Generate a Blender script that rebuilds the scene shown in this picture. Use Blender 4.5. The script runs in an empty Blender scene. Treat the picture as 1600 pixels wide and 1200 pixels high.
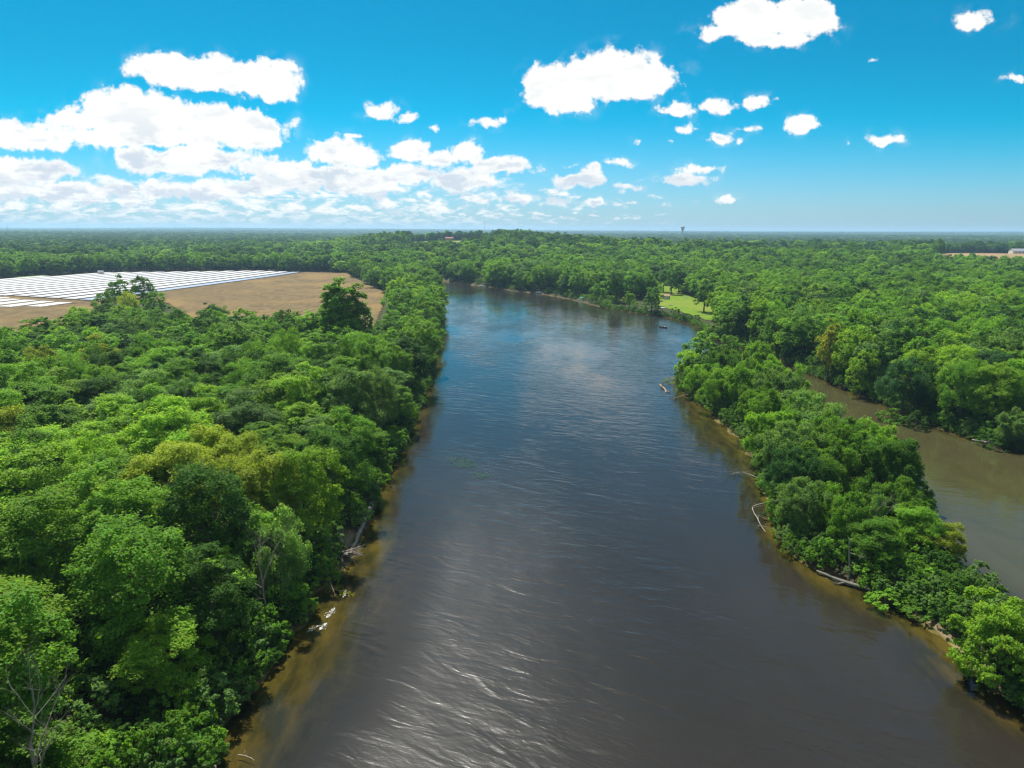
import bpy, bmesh, math, random
import numpy as np
from mathutils import Vector, Matrix

SC = bpy.context.scene
COL = SC.collection
R = math.radians

# ------------------------------------------------------------------ camera
CAM_H, PITCH, ROLL, FPX = 45.0, R(12.2), R(0.25), 1111.0
cam_d = bpy.data.cameras.new('camera')
cam = bpy.data.objects.new('camera', cam_d)
COL.objects.link(cam)
cam.location = (0, 0, CAM_H)
cam.rotation_euler = (Matrix.Rotation(R(90) - PITCH, 3, 'X') @ Matrix.Rotation(ROLL, 3, 'Z')).to_euler()
cam_d.sensor_width = 36.0
cam_d.lens = 36.0 * FPX / 1600.0
cam_d.clip_start, cam_d.clip_end = 1.0, 60000.0
SC.camera = cam
CM = np.array(cam.rotation_euler.to_matrix())


def ray(px, py):
    """direction through a photograph pixel (1600 x 1200)"""
    return CM @ np.array([(px - 800) / FPX, -(py - 600) / FPX, -1.0])


def G(px, py, z=0.0):
    d = ray(px, py)
    t = (z - CAM_H) / d[2]
    return (d[0] * t, d[1] * t)


def at(px, py, dist):
    d = ray(px, py)
    t = dist / d[1]
    return (d[0] * t, d[1] * t, CAM_H + d[2] * t)


# ------------------------------------------------------------------ world, sun, exposure
SUN_EL, SUN_AZ = R(60), R(-25)          # azimuth from straight ahead, negative to the left
SKY_ROT = SUN_AZ
SC.view_settings.view_transform = 'Standard'
SC.view_settings.look = 'None'
SC.view_settings.gamma = 1.0
SC.view_settings.exposure = 1.0
SC.cycles.max_bounces = 9
SC.cycles.diffuse_bounces = 6
SC.cycles.glossy_bounces = 3
SC.cycles.transmission_bounces = 5
SC.cycles.transparent_max_bounces = 8
SC.cycles.volume_bounces = 0
SC.cycles.caustics_reflective = False
SC.cycles.caustics_refractive = False
SC.cycles.use_denoising = True
SC.cycles.filter_width = 1.3

sun_d = bpy.data.lights.new('sun', 'SUN')
sun = bpy.data.objects.new('sun', sun_d)
COL.objects.link(sun)
sun_d.energy = 4.3
sun_d.angle = R(0.53)
sun_d.color = (1.0, 0.955, 0.88)
S_DIR = Vector((math.sin(SUN_AZ) * math.cos(SUN_EL), math.cos(SUN_AZ) * math.cos(SUN_EL), math.sin(SUN_EL)))
sun.rotation_euler = (-S_DIR).to_track_quat('-Z', 'Y').to_euler()


class NT:
    """small helper for node trees"""
    def __init__(self, tree):
        self.t = tree
        tree.nodes.clear()

    def n(self, typ, **kw):
        nd = self.t.nodes.new(typ)
        ins = kw.pop('ins', {})
        for k, v in kw.items():
            setattr(nd, k, v)
        for k, v in ins.items():
            if isinstance(v, bpy.types.NodeSocket):
                self.t.links.new(v, nd.inputs[k])
            else:
                nd.inputs[k].default_value = v
        return nd

    def math(self, op, a, b=0.0, c=0.0, clamp=False):
        nd = self.n('ShaderNodeMath', operation=op, use_clamp=clamp, ins={0: a, 1: b, 2: c})
        return nd.outputs[0]

    def vec(self, op, a, b=(0, 0, 0)):
        nd = self.n('ShaderNodeVectorMath', operation=op, ins={0: a, 1: b})
        return nd.outputs['Value'] if op in ('LENGTH', 'DISTANCE', 'DOT_PRODUCT') else nd.outputs[0]

    def scale(self, a, s):
        nd = self.n('ShaderNodeVectorMath', operation='SCALE', ins={0: a})
        if isinstance(s, bpy.types.NodeSocket):
            self.t.links.new(s, nd.inputs['Scale'])
        else:
            nd.inputs['Scale'].default_value = s
        return nd.outputs[0]

    def ss(self, x, a, b, lo=0.0, hi=1.0):
        nd = self.n('ShaderNodeMapRange', interpolation_type='SMOOTHSTEP',
                    ins={0: x, 1: a, 2: b, 3: lo, 4: hi})
        return nd.outputs[0]

    def noise(self, vec, scale, detail=4.0, rough=0.5, dist=0.0, lac=2.0):
        nd = self.n('ShaderNodeTexNoise', ins={'Vector': vec, 'Scale': scale, 'Detail': detail,
                                               'Roughness': rough, 'Distortion': dist, 'Lacunarity': lac})
        return nd.outputs[0]

    def mix(self, f, a, b):
        nd = self.n('ShaderNodeMix', data_type='RGBA')
        for sock, v in ((nd.inputs[0], f), (nd.inputs[6], a), (nd.inputs[7], b)):
            if isinstance(v, bpy.types.NodeSocket):
                self.t.links.new(v, sock)
            else:
                sock.default_value = v if isinstance(v, (int, float)) else (*v, 1.0)[:4]
        return nd.outputs[2]

    def link(self, a, b):
        self.t.links.new(a, b)


# cumulus of the sky: photograph pixel, half width, height above and below its middle, fullness
CLOUDS = [
    (255, 112, 56, 26, 25, 1), (320, 116, 62, 27, 25, 1), (392, 124, 66, 34, 27, 1), (430, 140, 32, 26, 18, 1), (345, 102, 40, 15, 20, 1),
    (205, 182, 95, 42, 28, 1), (300, 196, 120, 34, 34, 1), (392, 205, 60, 34, 28, 1), (115, 190, 70, 15, 13, 1), (250, 212, 160, 20, 18, 1),
    (50, 215, 120, 20, 17, 1), (0, 205, 60, 20, 20, 1), (30, 268, 90, 24, 26, 1),
    (300, 250, 110, 22, 20, 1), (410, 262, 86, 16, 15, 1), (220, 252, 42, 25, 25, 1), (470, 256, 30, 9, 8, .9),
    (538, 242, 60, 28, 21, 1), (510, 232, 34, 14, 12, 1),
    (640, 238, 38, 16, 13, 1), (690, 246, 45, 14, 12, 1), (726, 240, 32, 20, 16, 1), (785, 260, 54, 15, 13, 1),
    (560, 278, 110, 20, 20, 1), (645, 272, 60, 18, 14, 1), (480, 288, 120, 16, 15, 1), (725, 285, 56, 20, 15, 1), (735, 270, 35, 12, 10, 1),
    (120, 300, 160, 16, 20, .9), (330, 296, 150, 18, 20, .9),
    (878, 136, 62, 34, 35, 1), (960, 118, 80, 38, 36, 1), (1030, 126, 40, 24, 20, 1), (848, 150, 36, 18, 20, 1),
    (1168, 32, 56, 33, 28, 1), (1256, 32, 54, 34, 28, 1), (1128, 52, 38, 13, 14, 1), (1210, 58, 66, 14, 14, 1),
    (1060, 173, 32, 15, 11, .9), (1118, 169, 38, 17, 12, .9), (1180, 161, 30, 15, 13, .75), (1210, 156, 14, 8, 6, .6),
    (1066, 203, 23, 11, 9, .75), (1118, 218, 24, 11, 8, .75), (1172, 204, 30, 7, 6, .7), (1255, 197, 30, 17, 13, .95), (1380, 221, 34, 13, 11, .8),
    (1524, 34, 42, 17, 15, .8), (1584, 121, 30, 10, 8, .7), (1358, 97, 14, 10, 7, .5),
    (903, 283, 44, 15, 11, 1), (928, 268, 19, 10, 8, 1), (960, 256, 25, 8, 7, .85), (982, 292, 24, 8, 7, .85), (890, 258, 20, 6, 5, .6),
    (1070, 281, 40, 13, 10, .95), (1102, 263, 34, 11, 9, .9), (1132, 310, 19, 8, 7, .85), (1000, 222, 14, 7, 6, .6), (1012, 231, 12, 5, 5, .5), (1043, 222, 13, 6, 5, .55),
    (1325, 221, 8, 7, 6, .5), (1155, 219, 12, 5, 5, .55), (1040, 320, 12, 4, 4, .6),
    (596, 172, 34, 20, 14, .72), (640, 184, 40, 16, 12, .55), (676, 201, 22, 8, 7, .62), (765, 190, 36, 16, 11, .66), (545, 210, 36, 7, 6, .55), (790, 190, 14, 10, 8, .5),
    (930, 318, 26, 9, 6, .8), (982, 319, 20, 6, 5, .7), (815, 312, 50, 12, 10, .8), (870, 316, 40, 10, 8, .75),
]


def build_world():
    w = bpy.data.worlds.new('World')
    SC.world = w
    w.use_nodes = True
    N = NT(w.node_tree)
    out = N.n('ShaderNodeOutputWorld')
    sky = N.n('ShaderNodeTexSky', sky_type='NISHITA', sun_disc=False, sun_elevation=SUN_EL, sun_rotation=SKY_ROT,
              altitude=200.0, air_density=1.0, dust_density=0.6, ozone_density=2.0)
    d = N.n('ShaderNodeTexCoord').outputs['Generated']
    sep = N.n('ShaderNodeSeparateXYZ', ins={0: d})
    x, y, z = sep.outputs[0], sep.outputs[1], sep.outputs[2]
    yy = N.math('MAXIMUM', y, 0.05)
    u = N.math('DIVIDE', x, yy)
    v = N.math('DIVIDE', z, yy)
    uv = N.n('ShaderNodeCombineXYZ', ins={0: u, 1: v, 2: 0.0}).outputs[0]
    front = N.ss(y, 0.05, 0.25)
    # soft tumbling of the outlines
    w1 = N.n('ShaderNodeTexNoise', ins={'Vector': uv, 'Scale': 26.0, 'Detail': 3.0, 'Roughness': 0.5}).outputs[1]
    wv = N.vec('MULTIPLY', N.vec('SUBTRACT', w1, (.5, .5, .5)), (0.034, 0.022, 0.0))
    p = N.vec('ADD', uv, wv)
    dens = None
    for (cx, cy, rx, rt, rb, k) in CLOUDS:
        q = ray(cx, cy)
        cu, cv = q[0] / q[1], q[2] / q[1]
        e = 1.0 / (FPX * math.cos(PITCH)) * (1.0 if True else 1)
        a = N.vec('SUBTRACT', p, (cu, cv, 0))
        A = N.vec('MULTIPLY', a, (1 / (rx * e), 1 / (rt * e), 0))
        B = N.vec('MULTIPLY', a, (-1 / (rx * e), -1 / (rb * e), 0))
        ln = N.vec('LENGTH', N.vec('MAXIMUM', A, B))
        di = N.math('MULTIPLY', N.math('SUBTRACT', k, ln), (min(rx, (rt + rb) / 2) / 24.0) ** 0.6)
        dens = di if dens is None else N.math('MAXIMUM', dens, di)
    fb = N.noise(uv, 30.0, 8.0, 0.56)
    fb2 = N.noise(uv, 95.0, 5.0, 0.6)
    dn = N.math('ADD', dens, N.math('MULTIPLY', N.math('SUBTRACT', fb, 0.5), 1.35))
    dn = N.math('ADD', dn, N.math('MULTIPLY', N.math('SUBTRACT', fb2, 0.5), 0.75))
    a1 = N.ss(dn, -0.05, 0.27)
    # far field of small cumulus, seen along a flat layer
    zz = N.math('MAXIMUM', z, 0.004)
    def deck(off, rough=0.6):
        q = N.vec('ADD', uv, off)
        c1 = N.noise(N.vec('MULTIPLY', q, (13.0, 30.0, 1)), 1.0, 8.0, rough, 0.3)
        c2 = N.noise(N.vec('MULTIPLY', q, (24.0, 62.0, 1)), 1.0, 7.0, rough, 0.3)
        c3 = N.noise(N.vec('MULTIPLY', q, (42.0, 140.0, 1)), 1.0, 6.0, rough, 0.3)
        m1 = N.n('ShaderNodeMix', data_type='FLOAT', ins={0: N.ss(v, 0.046, 0.070), 2: c2, 3: c1}).outputs[0]
        return N.n('ShaderNodeMix', data_type='FLOAT', ins={0: N.ss(v, 0.018, 0.036), 2: c3, 3: m1}).outputs[0]
    f1 = deck((0, 0, 0))
    lowband = N.math('MULTIPLY', N.ss(v, 0.095, 0.05), N.ss(u, 0.34, -0.20))
    cover = N.math('MULTIPLY', lowband, 0.165)
    d2 = N.math('SUBTRACT', N.math('ADD', f1, cover), 0.60)
    a2 = N.math('MULTIPLY', N.ss(d2, -0.02, 0.12), N.ss(lowband, 0.02, 0.25))
    a2 = N.math('MULTIPLY', a2, N.ss(v, 0.0, 0.03, 0.25, 1.0))
    veil = N.math('MULTIPLY', N.ss(dens, -0.62, 0.05), N.math('MULTIPLY', N.ss(fb, 0.48, 0.70), 0.16))
    al = N.math('MULTIPLY', N.math('MAXIMUM', N.math('MAXIMUM', a1, veil), a2), front)
    hi = N.math('MAXIMUM', N.math('SUBTRACT', 1.0, front), N.ss(v, 0.42, 0.60))  # added clouds overhead and behind the camera, put in for white fill light
    hi = N.math('MULTIPLY', hi, N.math('SUBTRACT', 1.0, N.math('MULTIPLY', front, N.ss(u, -0.05, 0.22, 0.0, 0.9))))
    o1 = N.noise(N.vec('MULTIPLY', d, (1.0, 1.0, 1.7)), 3.2, 8.0, 0.56, 0.3)
    a3 = N.math('MULTIPLY', N.math('MULTIPLY', N.ss(o1, 0.47, 0.56), hi), N.ss(z, 0.0, 0.05))
    al = N.math('MAXIMUM', al, a3)
    # grey undersides of the thick clouds
    g1 = N.noise(N.vec('MULTIPLY', uv, (1.0, 2.6, 1.0)), 17.0, 5.0, 0.55)
    thick = N.ss(dn, 0.15, 0.55)
    low = N.ss(v, 0.17, 0.075)
    grey = N.math('MULTIPLY', N.math('MULTIPLY', N.ss(g1, 0.46, 0.64), thick), N.math('ADD', N.math('MULTIPLY', low, 0.65), 0.36))
    g2 = N.math('MULTIPLY', N.ss(N.math('SUBTRACT', deck((0.004, 0.010, 0)), N.math('MULTIPLY', f1, 0.45)), 0.20, 0.36), N.ss(v, 0.105, 0.05))
    grey = N.math('MINIMUM', N.math('ADD', grey, N.math('MULTIPLY', g2, 0.8)), 1.0)
    ccol = N.mix(grey, (1.04, 1.03, 0.985), (0.66, 0.73, 0.82))
    # pale veil that the clear air has towards the horizon
    tr = N.ss(v, 0.16, -0.005, 0.003, 0.56)
    tg = N.ss(v, 0.26, 0.03, 0.70, 0.86)
    tb = N.ss(v, 0.26, 0.0, 0.89, 1.22)
    tint = N.n('ShaderNodeCombineXYZ', ins={0: tr, 1: tg, 2: tb}).outputs[0]
    skyc = N.n('ShaderNodeMix', data_type='RGBA', blend_type='MULTIPLY', ins={0: 1.0, 6: sky.outputs[0], 7: tint}).outputs[2]
    b1 = N.n('ShaderNodeBackground', ins={'Color': skyc, 'Strength': 0.055})
    b2 = N.n('ShaderNodeBackground', ins={'Color': ccol, 'Strength': 0.52})
    mx = N.n('ShaderNodeMixShader', ins={0: al, 1: b1.outputs[0], 2: b2.outputs[0]})
    N.link(mx.outputs[0], out.inputs[0])
    w.cycles.sampling_method = 'MANUAL'
    w.cycles.sample_map_resolution = 512


build_world()

# ------------------------------------------------------------------ helpers
RNG = np.random.default_rng(7)
random.seed(7)


def mat(name):
    m = bpy.data.materials.new(name)
    m.use_nodes = True
    return m, NT(m.node_tree)


def plain(name, col, rough=0.7, metal=0.0, var=0.25, scale=3.0, bump=0.0):
    """one paint, wood or metal with a little uneven wear"""
    m, N = mat(name)
    tc = N.n('ShaderNodeTexCoord').outputs['Object']
    nz = N.noise(tc, scale, 6.0, 0.6)
    k = N.math('ADD', N.math('MULTIPLY', nz, 2 * var), 1 - var)
    c = N.scale(N.n('ShaderNodeRGB').outputs[0], k)
    m.node_tree.nodes['RGB' if 'RGB' in m.node_tree.nodes else 'Color'].outputs[0].default_value = (*col, 1)
    b = N.n('ShaderNodeBsdfPrincipled', ins={'Base Color': c, 'Roughness': rough, 'Metallic': metal})
    if bump:
        bp = N.n('ShaderNodeBump', ins={'Height': N.noise(tc, scale * 3, 6.0, 0.6), 'Strength': 0.6, 'Distance': bump})
        N.link(bp.outputs[0], b.inputs['Normal'])
    o = N.n('ShaderNodeOutputMaterial')
    N.link(b.outputs[0], o.inputs[0])
    return m


def np_mesh(name, v, f, mats=(), fm=None, smooth=False):
    """mesh from arrays; f: (n,4) or (n,3) index array"""
    me = bpy.data.meshes.new(name)
    v = np.asarray(v, np.float32)
    f = np.asarray(f, np.int32)
    k = f.shape[1]
    me.vertices.add(len(v))
    me.vertices.foreach_set('co', v.ravel())
    me.loops.add(f.size)
    me.loops.foreach_set('vertex_index', f.ravel())
    me.polygons.add(len(f))
    me.polygons.foreach_set('loop_start', np.arange(0, f.size, k, dtype=np.int32))
    if fm is not None:
        me.polygons.foreach_set('material_index', np.asarray(fm, np.int32))
    if smooth:
        me.polygons.foreach_set('use_smooth', np.ones(len(f), bool))
    for m in mats:
        me.materials.append(m)
    me.update(calc_edges=True)
    return me


def link(name, me, parent=None, loc=None):
    o = bpy.data.objects.new(name, me)
    COL.objects.link(o)
    if parent is not None:
        o.parent = parent
    if loc is not None:
        o.location = loc
    return o


def tag(o, label=None, cat=None, group=None, kind=None):
    if label:
        o['label'] = label
    if cat:
        o['category'] = cat
    if group:
        o['group'] = group
    if kind:
        o['kind'] = kind
    return o


def thing(name, label, cat, loc, rz=0.0, group=None):
    o = bpy.data.objects.new(name, None)
    COL.objects.link(o)
    o.location = loc
    o.rotation_euler = (0, 0, rz)
    o.empty_display_size = 0.5
    return tag(o, label, cat, group)


class MB:
    """collects boxes, prisms and tubes for one mesh object"""
    def __init__(self):
        self.bm = bmesh.new()

    def box(self, c, s, rot=None, bevel=0.0):
        r = bmesh.ops.create_cube(self.bm, size=1.0)
        M = Matrix.Translation(c) @ (rot.to_4x4() if rot else Matrix()) @ Matrix.Diagonal((*s, 1))
        bmesh.ops.transform(self.bm, matrix=M, verts=r['verts'])
        if bevel:
            es = list({e for v in r['verts'] for e in v.link_edges})
            bmesh.ops.bevel(self.bm, geom=es, offset=bevel, segments=1, affect='EDGES')
        return self

    def tube(self, pts, rad, sides=8, cap=True):
        pts = [Vector(p) for p in pts]
        rings = []
        up = Vector((0, 0, 1))
        for i, p in enumerate(pts):
            t = (pts[min(i + 1, len(pts) - 1)] - pts[max(i - 1, 0)]).normalized()
            a = t.cross(up if abs(t.z) < 0.95 else Vector((1, 0, 0))).normalized()
            b = t.cross(a)
            r = rad[i] if hasattr(rad, '__len__') else rad
            rings.append([self.bm.verts.new(p + (a * math.cos(k * math.tau / sides) + b * math.sin(k * math.tau / sides)) * r) for k in range(sides)])
        for q, s in zip(rings, rings[1:]):
            for k in range(sides):
                self.bm.faces.new((q[k], q[(k + 1) % sides], s[(k + 1) % sides], s[k]))
        if cap:
            self.bm.faces.new(rings[0])
            self.bm.faces.new(rings[-1][::-1])
        return self

    def loft(self, secs, close=True):
        """secs: list of equal-length rings of points"""
        rs = [[self.bm.verts.new(p) for p in s] for s in secs]
        n = len(rs[0])
        for q, s in zip(rs, rs[1:]):
            for k in range(n if close else n - 1):
                self.bm.faces.new((q[k], q[(k + 1) % n], s[(k + 1) % n], s[k]))
        if close:
            self.bm.faces.new(rs[0][::-1])
            self.bm.faces.new(rs[-1])
        return self

    def lathe(self, prof, sides=20):
        return self.loft([[(r * math.cos(k * math.tau / sides), r * math.sin(k * math.tau / sides), z) for k in range(sides)] for r, z in prof])

    def face(self, pts):
        self.bm.faces.new([self.bm.verts.new(p) for p in pts])
        return self

    def build(self, name, m, parent=None, loc=None, smooth=False):
        bmesh.ops.recalc_face_normals(self.bm, faces=self.bm.faces)
        me = bpy.data.meshes.new(name)
        self.bm.to_mesh(me)
        self.bm.free()
        me.materials.append(m)
        if smooth:
            for p in me.polygons:
                p.use_smooth = True
        return link(name, me, parent, loc)


def catmull(P, n=6):
    P = [np.array(p, float) for p in P]
    out = []
    for i in range(len(P) - 1):
        a, b, c, d = P[max(i - 1, 0)], P[i], P[i + 1], P[min(i + 2, len(P) - 1)]
        for k in range(n):
            t = k / n
            out.append(0.5 * ((2 * b) + (c - a) * t + (2 * a - 5 * b + 4 * c - d) * t * t + (3 * b - a - 3 * c + d) * t ** 3))
    out.append(P[-1])
    return np.array(out)


def inside(poly, x, y):
    poly = np.asarray(poly, float)
    r = np.zeros(np.shape(x), bool)
    n = len(poly)
    for i in range(n):
        x0, y0 = poly[i]
        x1, y1 = poly[(i + 1) % n]
        if y0 == y1:
            continue
        c = (y0 > y) != (y1 > y)
        r ^= c & (x < (x1 - x0) * (y - y0) / (y1 - y0) + x0)
    return r


def edge_dist(poly, x, y, closed=True):
    poly = np.asarray(poly, float)
    d = np.full(np.shape(x), 1e9)
    n = len(poly)
    for i in range(n if closed else n - 1):
        a, b = poly[i], poly[(i + 1) % n]
        ab = b - a
        t = np.clip(((x - a[0]) * ab[0] + (y - a[1]) * ab[1]) / (ab @ ab + 1e-9), 0, 1)
        d = np.minimum(d, np.hypot(x - a[0] - t * ab[0], y - a[1] - t * ab[1]))
    return d


def vnoise(x, y, s, seed=0):
    """smooth value noise on arrays"""
    x = np.asarray(x, float) / s + seed * 17.3
    y = np.asarray(y, float) / s - seed * 9.1
    xi, yi = np.floor(x), np.floor(y)
    fx, fy = x - xi, y - yi
    fx, fy = fx * fx * (3 - 2 * fx), fy * fy * (3 - 2 * fy)

    def h(a, b):
        q = np.sin(a * 127.1 + b * 311.7 + seed * 74.7) * 43758.5453
        return q - np.floor(q)
    return (h(xi, yi) * (1 - fx) + h(xi + 1, yi) * fx) * (1 - fy) + (h(xi, yi + 1) * (1 - fx) + h(xi + 1, yi + 1) * fx) * fy


# ------------------------------------------------------------------ the lie of the land
LEFT = [(-26, -120), (-25, -40), (-25, 20)] + [G(*q) for q in [(330, 1200), (350, 1130), (420, 1030), (490, 935), (540, 880), (575, 800), (600, 745), (640, 660), (668, 600), (683, 540), (690, 500), (688, 470), (670, 445)]] + [(-96, 640), (-150, 668), (-260, 700)]
FAR = [(-255, 735), (-150, 708)] + [G(*q) for q in [(660, 436), (700, 440), (760, 448), (800, 454), (850, 460), (900, 470), (950, 482), (1000, 490), (1050, 497), (1090, 510), (1115, 528)]] + [(95, 262)] + [G(*q) for q in [(1280, 590), (1330, 612), (1400, 640), (1500, 680), (1600, 705)]] + [(120, 110), (135, 40), (140, -120)]
OUTER = np.vstack([catmull(LEFT, 6), catmull(FAR, 6)])
ISL_L = [(53, 222), (50, 205)] + [G(*q) for q in [(1085, 625), (1150, 680), (1190, 740), (1230, 850), (1290, 895), (1380, 935), (1420, 950), (1480, 1000), (1530, 1060), (1600, 1110)]] + [(55, 30), (60, -110)]
ISL_R = [(78, -110), (66, 30)] + [G(*q) for q in [(1600, 1000), (1560, 960), (1500, 900), (1450, 850), (1395, 748)]] + [(63.5, 150), (64.5, 180), (63, 205), (59.5, 226)]
ISL = np.vstack([catmull(ISL_L, 6), catmull(ISL_R, 6)])

FIELD = [(-430, 240), (-165, 240), (-178, 268), (-192, 315), (-222, 385), (-240, 436), (-205, 424), (-163, 356), (-120, 304), (-95, 277), (-66, 272), (-60, 300), (-62, 317), (-77, 426), (-90, 502), (-115, 570), (-163, 705), (-210, 726), (-270, 760), (-360, 738), (-414, 727), (-436, 660), (-480, 560), (-500, 400)]
LAWN = [(86.5, 424), (88.5, 408), (91, 392), (95, 372), (98, 352), (104, 350), (109, 372), (118, 386), (128, 398), (122, 440), (121, 480), (122, 515), (133, 600), (112, 610), (100, 545), (92, 470)]


def gp(*pts):
    return [G(a, b, 1.6) for a, b in pts]


def gz_poly(z, *pts):
    return [G(a, b, z) for a, b in pts]


RISES = [(-75, 1290, 25, 230), (*G(1047, 397, 8), 8, 110), (*G(1217, 397, 9), 9, 110), (*G(1600, 399, 14), 14, 260)]
MEADOWS = [
    gp((8, 437.5), (22, 433.5), (60, 430.5), (76, 430.5), (56, 434)),
    gz_poly(1.6, (140, 406), (150, 399.5), (168, 396), (205, 396), (215, 402), (198, 406)),
    gp((430, 418), (442, 412), (520, 409), (560, 410), (552, 418)),
    [(-150, 1010), (-20, 1010), (-30, 1370), (-190, 1370)],
    gz_poly(8, (1026, 409), (1034, 396), (1055, 393), (1066, 396), (1060, 409)),
    gz_poly(9, (1190, 409), (1198, 396), (1237, 396), (1242, 409)),
    gz_poly(14, (1462, 411), (1472, 393), (1700, 397), (1760, 414)),
]


def water_sd(x, y):
    """signed distance to the water's edge: negative in water"""
    x, y = np.asarray(x, float), np.asarray(y, float)
    sd = np.full(x.shape, 60.0)
    near = (x > -320) & (x < 220) & (y > -130) & (y < 790)
    xn, yn = x[near], y[near]
    xn = xn + (vnoise(xn, yn, 5, 3) - .5) * 2.2
    w = inside(OUTER, xn, yn) & ~inside(ISL, xn, yn)
    d = np.minimum(edge_dist(OUTER, xn, yn), edge_dist(ISL, xn, yn))
    sd[near] = np.where(w, -d, d)
    return np.clip(sd, -60, 60)


def land_h(x, y):
    x, y = np.asarray(x, float), np.asarray(y, float)
    r = np.hypot(x, y)
    flat = np.clip((-55 - x) / 15, 0, 1) * np.clip((y - 230) / 20, 0, 1) * np.clip((790 - y) / 20, 0, 1)
    h = 1.6 + (vnoise(x, y, 40, 1) - .5) * 0.6 * (1 - flat)
    # wooded bluff on the outside of the bend
    q = ((x - 60) / 230) ** 2 + ((y - 960) / 210) ** 2
    h = h + 15 * np.exp(-q)
    q = ((x - 330) / 200) ** 2 + ((y - 800) / 200) ** 2
    h = h + 6 * np.exp(-q)
    for bx, by, bz, br in RISES:
        h = h + (bz - 1.6) * np.exp(-(((x - bx) ** 2 + (y - by) ** 2) / br ** 2) ** 1.5)
    far = np.clip((r - 1200) / 3000, 0, 1)
    h = h + far * (vnoise(x, y, 900, 2) * 8 + vnoise(x, y, 2300, 4) * 8 - 4)
    vf = np.clip((r - 5000) / 7000, 0, 1)
    h = h + vf * (vnoise(x, y, 3100, 5) * 34 + vnoise(x, y, 1300, 6) * 10 - 6)
    return h


def ground_z(x, y, sd=None):
    if sd is None:
        sd = water_sd(x, y)
    h = land_h(x, y)
    t = np.clip(sd / 4.0, 0, 1)
    bank = h * (0.15 + 0.85 * t * t * (3 - 2 * t))
    chan = np.clip((np.asarray(x) - 55) / 15, 0, 1) * np.clip((230 - np.asarray(y)) / 20, 0, 1)
    deep = 2.6 * (1 - chan) + 0.9 * chan
    xa, ya = np.asarray(x, float), np.asarray(y, float)
    sh = np.exp(-((xa + 18) / 14) ** 2 - ((ya - 82) / 34) ** 4) * .95 + np.exp(-((xa - 43) / 13) ** 2 - ((ya - 160) / 30) ** 2) * .95 + np.exp(-((xa - 44) / 9) ** 2 - ((ya - 70) / 14) ** 2) * .5
    shelf = 0.20 - 0.135 * np.clip(sh, 0, 1) + 0.05 * (vnoise(x, y, 16, 8) - .5)
    bed = -np.minimum(np.abs(sd) * shelf, deep) + 0.05
    return np.where(sd > 0, bank, bed)


def axis(segs):
    out = [segs[0][0]]
    for a, b, st in segs:
        n = max(1, int(round((b - a) / st)))
        out += list(a + (b - a) * (np.arange(n) + 1) / n)
    return np.array(out)


def geo(a, b, n):
    return list(np.sign(b) * np.exp(np.linspace(math.log(abs(a)), math.log(abs(b)), n + 1))[1:])


def grid_mesh(name, X, Y, z):
    nx, ny = len(X), len(Y)
    gx, gy = np.meshgrid(X, Y)
    v = np.stack([gx.ravel(), gy.ravel(), z.ravel()], 1)
    i = np.arange(nx * ny).reshape(ny, nx)
    f = np.stack([i[:-1, :-1].ravel(), i[:-1, 1:].ravel(), i[1:, 1:].ravel(), i[1:, :-1].ravel()], 1)
    return v, f


def fattr(me, name, val, dom='POINT'):
    a = me.attributes.new(name, 'FLOAT', dom)
    a.data.foreach_set('value', np.asarray(val, np.float32).ravel())


# ---- ground sheet
X = np.array(geo(-320, -16500, 34)[::-1] + list(axis([(-320, -60, 8), (-60, 140, 1.3), (140, 240, 6)])) + geo(240, 16500, 34))
Y = np.array([-3000, -1200, -500, -200] + list(axis([(-130, 20, 8), (20, 250, 1.3), (250, 420, 2.6), (420, 800, 5)])) + geo(800, 17000, 50))
gx, gy = np.meshgrid(X, Y)
sd_g = water_sd(gx, gy)
z_g = ground_z(gx, gy, sd_g)

m_ground, N = mat('woodland_soil')
P = N.n('ShaderNodeNewGeometry').outputs['Position']
sdv = N.n('ShaderNodeAttribute', attribute_name='shore').outputs['Fac']
n1 = N.noise(P, 0.5, 8.0, 0.65)
n2 = N.noise(P, 0.06, 5.0, 0.6)
soil = N.mix(n1, (0.026, 0.024, 0.012), (0.050, 0.060, 0.018))
sand = N.mix(n1, (0.13, 0.095, 0.055), (0.30, 0.225, 0.14))
mud = N.mix(n1, (0.040, 0.030, 0.018), (0.085, 0.062, 0.036))
spit = N.n('ShaderNodeAttribute', attribute_name='spit').outputs['Fac']
sandy = N.math('MULTIPLY', N.ss(N.math('ADD', sdv, N.math('MULTIPLY', n1, -1.0)), 0.7, 0.0), 1.0)
land = N.mix(N.math('MULTIPLY', sandy, 0.8), soil, mud)
land = N.mix(spit, land, sand)
bedn = N.noise(N.vec('MULTIPLY', P, (0.55, 0.16, 1)), 1.0, 6.0, 0.6)
bed = N.mix(N.ss(bedn, 0.36, 0.66), (0.040, 0.041, 0.013), (0.135, 0.108, 0.032))
col = N.mix(N.ss(sdv, -0.3, 0.25), bed, land)
b = N.n('ShaderNodeBsdfPrincipled', ins={'Base Color': col, 'Roughness': 0.9, 'Specular IOR Level': 0.1})
bp = N.n('ShaderNodeBump', ins={'Height': n1, 'Strength': 0.5, 'Distance': 0.3})
N.link(bp.outputs[0], b.inputs['Normal'])
N.link(b.outputs[0], N.n('ShaderNodeOutputMaterial').inputs[0])

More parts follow.
